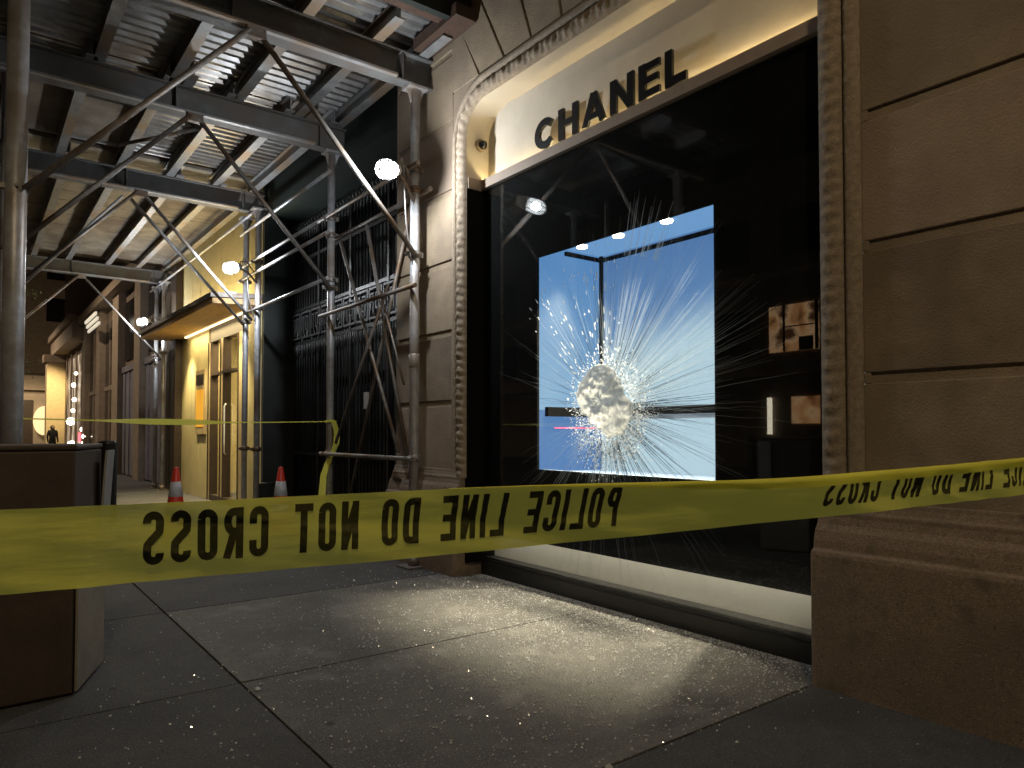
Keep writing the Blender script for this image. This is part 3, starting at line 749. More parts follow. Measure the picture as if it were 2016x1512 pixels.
mb = MB(); mb.tube([(fx + .03, 14.40, .95), (fx + .0, 14.40, 1.0), (fx + .0, 14.40, 1.9), (fx + .03, 14.40, 1.95)], .014, 8); mb.build('handle', M['galv'], d)
mb = MB(); mb.box(5.6, 5.7, 12.3, 17, 0, 3.6); mb.build('lobby_back', M['door_int'], yb)
mb = MB(); mb.box(4.2, 5.6, 12.3, 12.4, 0, 3.6); mb.box(4.2, 5.6, 16.9, 17, 0, 3.6); mb.box(4.2, 5.6, 12.4, 16.9, 3.6, 3.7); mb.build('lobby_wall', M['yellow_stone'], yb)
for yy in (13.4, 14.6, 15.6): mb = MB(); mb.lathe([(.09, 3.57), (.09, 3.598)], (4.9, yy, 0), 16); mb.build('lobby_downlight', M['lumin_top'], yb)
lamp('AREA', 'lobby_lamp', (4.8, 14.6, 3.5), P_DOOR * 3, (1, .74, .36), yb, 1.2)
po = MB(); po.box(fx - .04, fx - .005, 15.72, 16.5, 1.35, 2.72); pf = po.build('poster_frame', M['yellow_frame'], yb)
po = MB(); po.box(fx - .046, fx - .041, 15.8, 16.42, 1.5, 2.3); po.build('poster', M['poster'], pf)
po = MB(); po.box(fx - .046, fx - .041, 15.8, 16.42, 2.4, 2.62); po.build('header_card', M['bronze'], pf)
# canopy
mb = MB(); mb.prism([(3.2, 12.5), (fx - .005, 12.2), (fx - .005, 18.3), (3.15, 18.5)], 2, 3.56, 3.66); cn = mb.build('canopy', M['canopy'], yb)
mb = MB(); mb.prism([(3.16, 12.46), (fx - .006, 12.17), (fx - .006, 18.32), (3.1, 18.55)], 2, 3.662, 3.74); mb.build('canopy_trim', M['galv_worn'], cn)
mb = MB(); mb.box(3.5, 3.62, 12.6, 17.6, 3.745, 3.80); mb.build('uplight', M['lumin_top'], cn)
for yy in (13.3, 14.6, 15.9): pass
mb = MB(); mb.box(3.86, 3.90, 12.9, 17.4, 3.53, 3.555); mb.build('canopy_fill_strip', emit('added warm fill strip', (1, .80, .45), 2.5), cn)  # luminaire added under the canopy to light the entrance
o_ = lamp('AREA', 'canopy_fill', (3.66, 15.0, 3.49), P_DOOR * 1.2, (1, .80, .42), cn, .3); o_.data.shape = 'RECTANGLE'; o_.data.size = .35; o_.data.size_y = 4.2  # added fill light under the canopy, without a fixture
for yy in (13.4, 15.2, 17.0): lamp('SPOT', 'canopy_floor_fill', (3.45, yy, 3.54), P_DOOR * 7, (1, .82, .44), cn, .05, (0, R(-8), 0), spot_size=R(78), spot_blend=.8)  # spots without fixtures, added to brighten the pavement

# ================================================================== FURTHER BUILDINGS ON THE SAME SIDE
fb = thing('shuttered_building', 'dark brown stone building with grey metal doors beyond the lit entrance', 'building', (4.5, 27, 0))
mb = MB(); mb.box(4.05, 12, 18.92, 35.9, 0, 20); mb.build('wall', M['brown_wall'], fb)
for a, b_ in ((18.95, 19.5), (22.6, 23.5), (26.4, 27.6), (30.6, 31.6), (34.9, 35.8)):
    mb = MB(); mb.box(3.82, 4.049, a, b_, 0, 6.0); mb.build('pilaster', M['brown_pil'], fb)
mb = MB(); mb.box(3.6, 4.049, 18.95, 35.8, 6.01, 6.3); mb.box(3.7, 4.049, 18.95, 35.8, 5.7, 5.99 - .001) if False else None
mb.build('cornice', M['brown_pil'], fb)
for k, (a, b_) in enumerate(((19.6, 22.5), (23.6, 26.3))):
    mb = MB(); n = 7; st = (b_ - a) / n
    for i in range(n): mb.box(3.97 + (i % 2) * .03, 4.048, a + i * st, a + (i + 1) * st - .015, .05, 3.3)
    mb.build('metal_door', M['grey_metal'], fb)
    mb = MB(); mb.box(3.93, 4.048, a, b_, 3.32, 3.5); mb.build('door_head', M['grey_metal'], fb)
    mb = MB(); mb.box(4.0, 4.048, a + .1, b_ - .1, 3.7, 5.6); mb.build('window', M['dark_glass'], fb)
for a, b_ in ((27.8, 30.4), (31.8, 34.7)):
    mb = MB(); mb.box(4.0, 4.048, a, b_, .4, 5.4); wn = mb.build('window', M['dark_glass'], fb)
    mb = MB(); mb.box(3.95, 3.999, a, b_, 2.9, 3.05); mb.box(3.95, 3.999, (a + b_) / 2 - .05, (a + b_) / 2 + .05, .4, 5.4); mb.build('frame', M['brown_pil'], wn)
for k in range(4):
    pass
mb = MB()
for k in range(3): mb.box(3.4 - k * .05, 3.46 - k * .05, 27.6, 30.4, 5.05 + k * .16, 5.15 + k * .16)
mb.build('louvre_lamp', emit('pale lit louvres', (.85, .78, .62), .55), fb)

cb = thing('corner_shop_building', 'far corner building with bright shop windows and cream end pillar', 'building', (4.5, 42, 0))
mb = MB(); mb.box(4.05, 12, 36, 46, 0, 20); mb.build('wall', M['brown_wall'], cb)
mb = MB(); mb.box(4.0, 4.048, 37, 43.5, .5, 5.0); sw = mb.build('shop_window', M['shop_near'], cb)
mb = MB()
for i in range(4): mb.box(3.93, 3.999, 37 + i * 2.1, 37.12 + i * 2.1, .5, 5.2)
mb.build('frame', M['brown_pil'], sw)
r2 = random.Random(4)
for (yy, zz, s_) in ((39.2, 3.6, .16), (38.9, 2.9, .15), (39.4, 2.4, .14), (40.3, 1.9, .28), (39.6, .75, .33), (38.4, 4.1, .12), (35.6, 1.5, .16), (35.0, 1.2, .16), (35.3, .9, .14)):
    mb = MB(); mb.lathe([(.01, -s_ * .7), (s_ * .5, -s_ * .5), (s_ * .7, 0), (s_ * .5, s_ * .5), (.01, s_ * .7)], (3.86, yy, zz), 14); mb.build('globe_lamp', M['bulb'], cb)
mb = MB(); mb.box(3.88, 3.92, 36.6, 37.4, .95, 1.35); mb.build('red_sign', M['redlamp'], cb, label='small red lit shop sign')
mb = MB(); mb.box(3.2, 4.04, 45, 46, 0, 5.1); mb.build('end_pillar', M['cream_pillar'], cb)
mb = MB(); mb.box(3.05, 4.04, 44.85, 46.1, 5.11, 5.5); mb.box(3.45, 4.04, 36, 46.3, 5.51, 6.2); mb.box(3.3, 4.04, 36, 46.2, 6.21, 6.5); mb.build('cornice', M['brown_pil'], cb)
lamp('SPOT', 'pillar_lamp', (3.0, 41.8, 4.7), 900, (1, .76, .36), cb, .1, (R(62), 0, 0), spot_size=R(70), spot_blend=.8)

# buildings across the far junction
pb = thing('pale_shop_building', 'pale low shop building with lit oval sign at the far end of the street', 'building', (4, 62, 0))
mb = MB(); mb.box(-3.5, 7.5, 62, 70, 0, 4.4); mb.build('wall', M['pale_wall'], pb)
mb = MB(); mb.prism([(62 - .5, 4.401), (70, 4.401), (70, 6.2), (64, 5.6)], 0, -3.8, 7.7); mb.build('roof', M['pale_wall'], pb)
mb = MB(); mb.box(-3, -.4, 61.9, 61.98, .4, 3.4); mb.box(.2, 1.7, 61.9, 61.98, .4, 3.0); mb.build('shop_window', M['shop_far'], pb)
mb = MB(); mb.box(2.3, 3.6, 61.9, 61.98, 0, 3.7); mb.build('door', M['bronze'], pb)
mb = MB(); mb.prism([(4.25 + .66 * math.cos(a * math.pi / 16), 2.2 + 1.05 * math.sin(a * math.pi / 16)) for a in range(32)], 1, 61.6, 61.7); mb.build('oval_sign', M['oval'], pb)
lamp('AREA', 'front_lamp', (2, 57, 6), 420, (1, .78, .5), pb, 2, (R(55), 0, 0))
tb = thing('dark_tower', 'tall dark brick building behind the pale shop at the far junction', 'building', (0, 75, 0))
mb = MB(); mb.box(-12, 9, 72, 90, 0, 48); mb.build('wall', M['brown_wall'], tb)
for i in range(6):
    for j in range(3, 9):
        mb = MB(); xa = -10 + i * 3.0; mb.box(xa, xa + 1.5, 71.93, 71.99, j * 3.6, j * 3.6 + 2.0)
        mb.build('window', M['win_lit'] if (i, j) in ((3, 7), (1, 4)) and False else M['dark_glass'], tb)

# across the street (seen in the shop glass)
ob = thing('apartment_building', 'brick apartment building across the street with a few lit windows', 'building', (-18, 10, 0))
mb = MB(); mb.box(-26, -16.2, -22, 60, 0, 26); mb.build('wall', M['brown_wall'], ob)
mb = MB(); mb.box(-16.19, -15.9, -22, 60, 3.55, 4.1); mb.box(-16.19, -15.95, -22, 60, 7.2, 7.5); mb.build('cornice', M['brown_pil'], ob)
lit = {(13.75, 4.4)}
for j, zz in enumerate((4.4, 8.0, 11.6, 15.2)):
    for i in range(26):
        yy = -20 + i * 3.0
        on = (i, j) == (11, 0)
        ya = yy + .5 if (i, j) != (11, 0) else 13.6
        mb = MB(); mb.box(-16.15, -16.10, ya, ya + (1.5 if (i, j) != (11, 0) else 2.0), zz, zz + 1.75); wn = mb.build('window', M['win_lit'] if on else M['dark_glass'], ob)
        if on:
            mb = MB(); mb.box(-16.09, -16.05, ya + 1.32, ya + 1.40, zz, zz + 1.75); mb.box(-16.09, -16.05, ya + .2, ya + .75, zz, zz + .5); mb.box(-16.09, -16.05, ya, ya + .12, zz, zz + 1.75); mb.box(-16.09, -16.06, ya + .121, ya + 1.319, zz + .9, zz + .94); mb.build('frame', M['bronze'], wn)
mb = MB(); mb.box(-16.15, -16.1, 13.6, 14.7, 1.7, 2.7); mb.build('window', M['win_lit'], ob)
mb = MB(); mb.box(-16.12, -16.02, 15.5, 15.66, 1.3, 2.7); mb.build('tube_lamp', M['bulb'], ob)

# ================================================================== SIDEWALK SHED
shed = thing('sidewalk_shed', 'pipe and steel beam sidewalk shed roofed with corrugated deck over the pavement', 'scaffold', (1.95, 12, 0))
IX, OX = 3.67, .245
frames = [6.5, 8.67, 11.9, 19.05]
BZ = 5.02
def clamp(parent, x, y, z, ax=2):
    mb = MB(); mb.lathe([(.062, -.035), (.066, -.03), (.066, .03), (.062, .035)], (x, y, z), 14, axis=ax)
    mb.box(x - .10, x - .05, y - .025, y + .025, z - .02, z + .02); mb.box(x + .05, x + .085, y - .035, y + .015, z - .03, z + .025)
    mb.tube([(x - .12, y, z - .0), (x - .05, y, z)], .01, 6); mb.tube([(x, y - .10, z), (x, y - .05, z)], .011, 6)
    return mb.build('clamp', M['galv_worn'], parent)
def post(x, y, z1=BZ, r=.048, cl=(3.25,), m='galv'):
    mb = MB(); mb.tube([(x, y, .02), (x, y, z1 - .02)], r, 20); p = mb.build('post', M[m], shed)
    mb = MB(); mb.box(x - .13, x + .13, y - .13, y + .13, .002, .02); mb.lathe([(.06, .02), (.06, .12)], (x, y, 0), 16); mb.build('base_plate', M['galv_worn'], p)
    mb = MB(); mb.box(x - .11, x + .11, y - .09, y + .09, z1 - .03, z1 - .004); mb.prism([(x - .10, z1 - .03), (x + .10, z1 - .03), (x + .03, z1 - .22), (x - .03, z1 - .22)], 1, y - .008, y + .008); mb.build('head_plate', M['galv'], p)
    for z in cl: clamp(p, x, y, z)
    return p
post(IX, 6.5, cl=(1.12, 3.25, 3.93, 4.15)); post(IX, 8.67, cl=(1.12, 3.25, 3.93, 4.15, 3.36))
p_ = post(IX, 12.24, cl=(1.12, 3.25, 3.93)); post(IX, 11.6, cl=(1.12, 3.4, 4.15))
post(IX, 19.5, cl=(3.3,)); post(IX, 18.65, cl=(3.3,))
post(OX, 6.5, r=.072, cl=(3.24,)); post(OX, 8.67); post(OX, 11.9); post(OX, 19.05)
# small coupler sleeve half way up the nearest inner post
mb = MB(); mb.lathe([(.05, 2.07), (.056, 2.08), (.056, 2.2), (.05, 2.21)], (IX, 6.5, 0), 18); mb.build('post_sleeve', M['galv'], shed)
def ibeam_x(y, x0_, x1_, z, h=.31, w_=.15, t=.014, name='header_beam', m='beam'):
    mb = MB(); pr = [(y - w_ / 2, z), (y + w_ / 2, z), (y + w_ / 2, z + t), (y + t / 2, z + t), (y + t / 2, z + h - t), (y + w_ / 2, z + h - t), (y + w_ / 2, z + h), (y - w_ / 2, z + h), (y - w_ / 2, z + h - t), (y - t / 2, z + h - t), (y - t / 2, z + t), (y - w_ / 2, z + t)]
    mb.prism(pr, 0, x0_, x1_)
    for xx in (x0_ + .3, (x0_ + x1_) / 2, x1_ - .35):
        mb.box(xx - .006, xx + .006, y - w_ / 2 + .005, y + w_ / 2 - .005, z + t + .001, z + h - t - .001)
    return mb.build(name, M[m], shed)
for y in frames: ibeam_x(y, -.25, 3.84, BZ)
# paler strip along each beam: light on the bottom flange put into colour
for y in frames:
    mb = MB(); mb.box(-.2, 3.40, y - .13, y - .077, BZ - .002, BZ + .022); mb.build('lit_flange_strip', M['joist'], shed)
JX = [.33, 1.03, 1.75, 2.48, 3.18, 3.74]
JZ = BZ + .315
def joist(x, ya, yb_, m='joist'):
    mb = MB(); h, w_, t = .17, .11, .012; z = JZ
    pr = [(x - w_ / 2, z), (x + w_ / 2, z), (x + w_ / 2, z + t), (x + t / 2, z + t), (x + t / 2, z + h - t), (x + w_ / 2, z + h - t), (x + w_ / 2, z + h), (x - w_ / 2, z + h), (x - w_ / 2, z + h - t), (x - t / 2, z + h - t), (x - t / 2, z + t), (x - w_ / 2, z + t)]
    mb.prism(pr, 1, ya, yb_); return mb.build('joist', M[m], shed)
for i, x in enumerate(JX):
    joist(x + rnd.uniform(-.02, .02), 5.95, 8.8); joist(x + rnd.uniform(-.05, .05) - .08, 8.5, 12.05) ; joist(x + rnd.uniform(-.05, .05), 11.7, 19.2)
    if 0 < i < 5 and i % 2 == 0: joist(x + .16, 8.3, 9.1)
# doubled short members beside some joists
# corrugated deck: ribs run across the shed
def deck(name, ya, yb_, m, pitch=.152, depth=.038, x0_=-.3, x1_=3.82, z=JZ + .178):
    mb = MB(); rows = []; y = ya
    k = 0
    while y < yb_:
        for (dy_, dz_) in ((0, 0), (.35 * pitch, 0), (.5 * pitch, depth), (.85 * pitch, depth)):
            rows.append([(x0_, y + dy_, z + dz_), (x1_, y + dy_, z + dz_)])
        y += pitch
    mb.grid(rows, False); return mb.build(name, M[m], shed, solid=.002)
def flats(ya, yb_, m='ply'):
    r3 = random.Random(int(ya * 10)); x = -.3
    mb = MB()
    y = ya
    while y < yb_ - .05:
        e = min(y + .30, yb_); mb.box(-.3, 3.82, y + .003, e - .003, JZ + .172 + r3.uniform(0, .012), JZ + .22); y += .30
    return mb.build('plank_deck', M[m], shed)
deck('corrugated_deck', 5.95, 8.75, 'deck'); deck('corrugated_deck', 8.78, 11.6, 'deck', z=JZ + .18)
flats(11.75, 19.4)
# plywood sheets patching the outer half of the second bay
mb = MB(); mb.box(-.25, 1.0, 8.95, 11.5, JZ + .1715, JZ + .1765); mb.box(1.05, 1.72, 10.0, 11.4, JZ + .1715, JZ + .1765); mb.build('plywood_sheet', M['ply'], shed)
# end and wall-side timbers, dark fascia
mb = MB(); mb.box(-.4, 3.84, 5.80, 5.93, BZ + .40, BZ + .55); mb.box(3.60, 3.835, 5.6, 6.42, BZ + .34, BZ + .46); mb.build('edge_timber', M['wood_brown'], shed)
mb = MB(); mb.box(-.5, 3.84, 5.70, 5.78, BZ + .36, BZ + 1.55); mb.box(-.5, -.42, 5.79, 20, BZ + .36, BZ + 1.55); mb.build('parapet_panel', M['fascia'], shed)
# cross braces in each frame
def brace(a, b_, r=.024, m='galv_worn', name='brace'):
    mb = MB(); mb.tube([a, b_], r, 12); return mb.build(name, M[m], shed)
AX = 1.98
for i, y in enumerate(frames):
    zt_ = BZ - .03; yf = y - .10
    brace((AX + .03, yf, zt_), (IX - .02, yf + .03, 3.22), .026, 'galv_worn' if i < 2 else 'galv')
    brace((AX - .05, yf - .01, zt_), (OX + .05, yf + .02, 3.22), .026)
    mb = MB(); mb.box(AX - .08, AX + .09, yf - .03, yf + .05, BZ - .09, BZ - .003); mb.build('brace_bracket', M['galv_worn'], shed)
brace((AX - .12, 12.05, BZ - .05), (IX - .05, 12.2, 3.2), .026, 'galv')
brace((AX - .2, 12.05, BZ - .05), (OX + .05, 12.1, 3.15), .02, 'galv')
brace((AX + .1, 8.75, BZ - .08), (OX + 1.0, 8.78, 4.55), .02)
# rails along the wall-side row
def rail(z, ya, yb_, x=IX - .075, r=.024, m='galv'):
    mb = MB(); mb.tube([(x, ya, z), (x, yb_, z)], r, 12); return mb.build('rail', M[m], shed)
rail(4.15, 6.3, 8.9, m='galv_worn'); rail(4.16, 8.5, 12.5); rail(3.91, 6.3, 8.85, m='galv_worn', x=IX + .075); rail(3.95, 8.5, 12.4)
rail(3.36, 8.6, 12.1); rail(2.9, 6.35, 8.85, m='galv_worn'); rail(1.12, 6.4, 8.8, m='galv_worn'); rail(4.72, 8.55, 12.3); rail(4.95, 11.7, 19.9); rail(3.2, 19.0, 19.9)
brace((3.75, 7.8, 3.89), (3.75, 6.78, 1.13), .022); brace((3.69, 8.43, 3.82), (3.69, 6.87, 1.18), .022)
brace((3.78, 6.78, 3.85), (3.78, 8.28, .61), .022); brace((3.62, 7.0, 3.0), (3.62, 8.37, 1.26), .018)
brace((3.66, 7.3, 3.07), (3.66, 6.7, 1.9), .012)

# lamps on the shed ----------------------------------------------------
def shed_lamp(x, y, z, label, px, py):
    t = thing('work_light', label, 'lamp', (x, y, z), 'caged work lights clamped to the shed posts')
    ax = Vector((-.80, -.52, -.30)).normalized()      # jar axis, pointing away from the post
    c = Vector((x, y, z)); u = ax.cross(Vector((0, 0, 1))).normalized(); v = u.cross(ax)
    def ring(o, r, n=18): return [o + (u * math.cos(2 * math.pi * k / n) + v * math.sin(2 * math.pi * k / n)) * r for k in range(n)]
    mb = MB()
    pts = [c - ax * .10, c - ax * .09, c - ax * .0, c + ax * .06, c + ax * .10, c + ax * .112]
    mb.tube(pts, [.03, .070, .080, .074, .044, .01], 20); mb.build('jar', M['lamp_on'], t)
    lamp('POINT', 'bulb_light', tuple(c), P_SHED * 2, (.90, .95, 1), t, .045)
    mb = MB(); mb.tube([c - ax * .23, c - ax * .22, c - ax * .115, c - ax * .105], [.04, .055, .08, .082], 18); mb.build('housing', M['white_plastic'], t)
    mb = MB()
    for k in range(4):
        a = k * math.pi / 4; d_ = u * math.cos(a) + v * math.sin(a)
        mb.tube([c - ax * .10 + d_ * .090, c + d_ * .096, c + ax * .07 + d_ * .086, c + ax * .128 + d_ * .03, c + ax * .128 - d_ * .03, c + ax * .07 - d_ * .086, c - d_ * .096, c - ax * .10 - d_ * .090], .0032, 6)
    for q, rr_ in ((-.02, .097), (.05, .091)):
        rg = ring(c + ax * q, rr_); mb.tube(rg + [rg[0]], .003, 6, caps=False)
    mb.build('cage', M['black_plastic'], t)
    mb = MB(); s_ = c - ax * .2; P_ = Vector((px, py, z))
    mb.tube([s_, s_ + Vector((.05, .03, .10)), s_ + Vector((.16, .10, .12)), Vector((px - .06, py - .05, z + .02))], .010, 8)
    mb.tube([s_, s_.lerp(P_, .5) + Vector((0, 0, -.03)), Vector((px - .04, py - .04, z - .12))], .016, 8)
    mb.build('bracket', M['galv_worn'], t)
    mb = MB(); pts = []
    for k in range(17):
        q = k / 16; a_ = s_ + Vector((.06, .04, 0)); b_ = Vector((px - .06, py - .04, z - .75))
        pts.append(a_.lerp(b_, q) + Vector((0, 0, .36 * math.sin(math.pi * min(1, q * 1.9)) * (1 if q < .53 else 0))))
    mb.tube(pts, .007, 6); mb.build('cable', M['cable'], t)
    return t
shed_lamp(3.14, 6.12, 3.92, 'nearest lit work light, beside the stone pier and above the gate corner', IX, 6.5)
shed_lamp(3.14, 11.3, 3.92, 'second lit work light, on the twin posts before the yellow entrance', IX, 11.6)
shed_lamp(3.14, 18.4, 3.96, 'smallest, farthest lit work light at the far end of the shed', IX, 18.65)

# unseen street lamp added behind the camera for warm fill light
sl = thing('added_street_lamp', 'tall unseen street lamp added at the kerb for warm fill light', 'street lamp', (-2.1, -2.5, 0))
mb = MB(); mb.tube([(-2.1, -2.5, 0), (-2.1, -2.5, 7.4), (-1.9, -2.4, 7.9), (-1.2, -2.2, 8.0)], [.09, .06, .05, .04], 14); mb.build('pole', M['galv_worn'], sl)
mb = MB(); mb.box(-1.25, -.75, -2.35, -2.05, 7.95, 8.08); hd = mb.build('lamp_head', M['galv_worn'], sl, bevel=.03)
mb = MB(); mb.box(-1.2, -.8, -2.3, -2.1, 7.935, 7.949); mb.build('lens', emit('added lamp lens', (1, .62, .28), 20), hd)
lamp('SPOT', 'street_fill', (-1.0, -2.2, 7.9), P_STREET_FILL, (1, .79, .50), sl, .2, (0, 0, 0), spot_size=R(165), spot_blend=.5)

for sx, sy in ((-2.2, 27.0), (-2.2, 44.0)):  # two unseen lamps added to brighten the far facades
    sl2 = thing('added_street_lamp', 'unseen street lamp added further along the kerb to light the facades', 'street lamp', (sx, sy, 0), 'unseen lamps added along the kerb')
    mb = MB(); mb.tube([(sx, sy, 0), (sx, sy, 7.4), (sx + .2, sy, 7.9), (sx + .9, sy, 8.0)], [.09, .06, .05, .04], 14); mb.build('pole', M['galv_worn'], sl2)
    mb = MB(); mb.box(sx + .85, sx + 1.35, sy - .15, sy + .15, 7.95, 8.08); hd = mb.build('lamp_head', M['galv_worn'], sl2, bevel=.03)
    lamp('SPOT', 'street_fill', (sx + 1.1, sy, 7.92), 1500, (1, .80, .58), sl2, .2, (0, 0, 0), spot_size=R(165), spot_blend=.4)

# ================================================================== BARRIER TAPE (foreground)
A = Vector((.020, .751, 1.297)); B = Vector((1.356, .413, 1.334)); D = (B - A); Lab = D.length; Dn = D / Lab
TW = .076
tap = thing('barrier_tape', 'yellow police line tape stretched across the foreground, lettering seen reversed', 'tape', tuple(A))
nrm = Vector((-D.y, D.x, 0)).normalized(); nrm = -nrm if nrm.dot(Vector((0, 0, 0)) - A) < 0 else nrm   # towards camera
def fold(s): q = min(1, max(0, (s - .40) / .55)); return .013 * q * q * (3 - 2 * q)
def TP(s, v, lift=0):
    p = A + Dn * s; sag = -.006 * math.sin(math.pi * min(1, max(0, s / 1.37))) * 1
    wv = .0028 * math.sin(s * 7 + v * 30) + .0016 * math.sin(s * 19 + 1 + v * 55) + .0008 * math.sin(s * 43 + v * 90) + .0011 * max(0, math.sin(s * 31 + v * 140)) ** 6 + .0022 * abs(math.sin((v - .02) * 60 + 2.2 * math.sin(s * 3))) + .0016 * math.sin(s * 88 + 40 * v + 3 * math.sin(s * 11)) * max(0, math.sin(s * 5.3 + 1))
    tilt = .22 + .10 * math.sin(s * 2.1)
    p = p + Vector((0, 0, sag + (v - TW / 2) * math.cos(tilt))) + nrm * (wv + (v - TW / 2) * math.sin(tilt) + lift)
    return p
rows = []
ns = 420; smin, smax = -1.35, 3.7
def sgrid(a, b, st):
    n = int((b - a) / st); return [a + (b - a) * i / n for i in range(n + 1)]
for s in sgrid(smin, smax, .012):
    W_ = TW - fold(s); rows.append([TP(s, W_ * k / 16) for k in range(17)])
mb = MB(); mb.grid(rows); mb.build('tape_band', M['tape'], tap)
rows = []
for s in sgrid(.40, smax, .012):
    W_ = TW - fold(s); f_ = fold(s) * 1.2
    rows.append([TP(s, W_, 0), TP(s, W_ + .0006, .0012), TP(s, W_ - f_ * .5 , .0030), TP(s, W_ - f_, .0026)])
mb = MB(); mb.grid(rows); mb.build('folded_edge', M['tape'], tap)
def tape_text(words, s_end, hgt=.0515, vb=.0165, total=None, extra=1.0):
    # laid out left to right in mirror order: reading direction runs toward smaller s
    mb = MB(); t = .155; gw = .40; gap = .125; sp = .44
    adv = 0; items = []
    for ch in words:
        if ch == ' ': adv += sp; continue
        st, w_ = glyph(ch, gw, t); items.append((st, adv)); adv += w_ + gap
    k = total / (adv - gap)
    cnt = 0
    for st, a0 in items:
        for si, p in enumerate(st):
            cnt += 1; rb = ribbon(p, t, .04); rr_ = []
            for (L_, R_) in rb:
                q = []
                for e in (L_, R_):
                    s_ = s_end - (a0 + e.x) * k; v_ = vb + min(max(e.y, 0), 1) * hgt
                    q.append((s_, v_))
                rr_.append(q)
            G_ = []
            for q in rr_:
                G_.append([TP(s_, min(v_, TW - 2.2 * fold(s_) - .0003), .0007 + .00012 * (si % 3)) for (s_, v_) in q])
            # clip: skip segments fully above the fold
            b = len(mb.v)
            for i in range(len(G_) - 1):
                lim = [TW - 2.2 * fold(s_) - .0003 for (s_, v_) in rr_[i] + rr_[i + 1]]
                if all(v_ >= l_ for (s_, v_), l_ in zip(rr_[i] + rr_[i + 1], lim)): continue
                mb.poly([G_[i][0], G_[i][1], G_[i + 1][1], G_[i + 1][0]])
    return mb.build('printed_text', M['tape_ink'], tap, label='faded black lettering reading POLICE LINE DO NOT CROSS in reverse')
# solve s for a picture column (used once to read the tape's proportions off the photograph)
TXT = 'POLICE LINE DO NOT CROSS'
S_P, S_S = .615, .111
tape_text(TXT, S_P, total=S_P - S_S)
tape_text(TXT, S_P + .829, total=S_P - S_S)
tape_text(TXT, S_S - .29, total=S_P - S_S)

# second tape: thin, edge-on, from far post to kerb post, with a loop hanging
t2 = thing('barrier_tape', 'thin yellow tape strung between shed posts in the background, knotted at the middle post', 'tape', (3.62, 8.6, 1.53))
a_ = Vector((IX - .05, 8.62, 1.53)); b_ = Vector((OX + .06, 6.56, 1.50)); rows = []
for i in range(61):
    q = i / 60; p = a_.lerp(b_, q) + Vector((0, 0, -.02 * math.sin(math.pi * q)))
    tw = .25 + 1.2 * max(0, math.sin(math.pi * (q * 2.2 - .9))) ** 2 * (1 if q > .45 else .1); hv = Vector((.1, .35, math.sin(tw))).normalized() * (.004 + .026 * abs(math.sin(tw)))
    rows.append([p - hv, p + hv])
mb = MB(); mb.grid(rows); mb.build('tape_band', M['tape'], t2)
mb = MB(); rows = []
for i, (dx_, z_, w_) in enumerate(((0, 1.55, .03), (.02, 1.50, .05), (.05, 1.38, .07), (.04, 1.25, .065), (.0, 1.12, .05), (-.06, 1.0, .06), (-.10, .85, .075), (-.12, .6, .075), (-.135, .35, .07), (-.14, .12, .06))):
    rows.append([(IX - .02 + dx_ - w_ / 2, 8.55 - dx_ * .4, z_), (IX - .02 + dx_ + w_ / 2, 8.53 - dx_ * .4 - .02 * (i % 2), z_)])
mb.grid(rows); mb.tube([(IX - .07, 8.60, 1.53), (IX, 8.60, 1.54), (IX + .06, 8.63, 1.53), (IX + .05, 8.72, 1.53), (IX - .05, 8.72, 1.53), (IX - .07, 8.60, 1.53)], .014, 6)
mb.build('hanging_tail', M['tape'], t2)

# ================================================================== CABINET ON THE LEFT
cab = thing('utility_cabinet', 'dark brown waist high cabinet on the pavement at the left with paler side panel', 'cabinet', (.1, 4.7, 0))
mb = MB(); mb.prism([(-.75, 4.40), (.45, 4.44), (.64, 4.96), (-.75, 4.96)], 2, .01, 1.30); mb.build('body', M['box_brown'], cab, bevel=.012)
mb = MB(); mb.prism([(-.757, 4.393), (.457, 4.433), (.648, 4.968), (-.757, 4.968)], 2, 1.302, 1.33); mb.build('lid', M['box_brown'], cab, bevel=.01)
def sidequad(a, b_, z0_, z1_, off, tilt=0):
    n_ = Vector((b_[1] - a[1], -(b_[0] - a[0]), 0)).normalized(); P_ = []
    o1 = n_ * off; o2 = n_ * (off + .012)
    pts = [Vector((*a, z0_)) + o1, Vector((*b_, z0_)) + o1, Vector((*b_, z1_)) + o1 + n_ * tilt, Vector((*a, z1_)) + o1 + n_ * tilt]
    return pts, [p + n_ * .012 for p in pts]
mb = MB(); A_, B_ = sidequad((.46, 4.45), (.65, 4.955), .02, .78, .003)  # paler panel over the lower part of the side
for q in (A_[::-1], B_): mb.poly(q)
for i in range(4): j = (i + 1) % 4; mb.poly([A_[i], A_[j], B_[j], B_[i]])
mb.build('side_panel', M['box_side'], cab, label='paler lower side panel')
mb = MB(); A_, B_ = sidequad((.60, 4.84), (.655, 4.97), .79, 1.29, .015, .03)
for q in (A_[::-1], B_): mb.poly(q)
for i in range(4): j = (i + 1) % 4; mb.poly([A_[i], A_[j], B_[j], B_[i]])
mb.build('edge_flap', mat('grey edge flap', (.34, .32, .30)), cab)
mb = MB(); mb.tube([(.5, 4.50, .83), (.52, 4.47, .80), (.55, 4.47, .79), (.57, 4.49, .82)], .003, 6); mb.tube([(.66, 4.9, .84), (.67, 4.88, .79), (.69, 4.9, .76), (.70, 4.92, .82)], .004, 6); mb.build('cord', mat('white cord', (.6, .58, .5)), cab)
mb = MB(); mb.prism([(.665, 4.985), (.735, 5.0), (.72, 5.08), (.62, 5.06)], 2, .80, 1.345); mb.build('black_cover', M['black_plastic'], cab, bevel=.02)

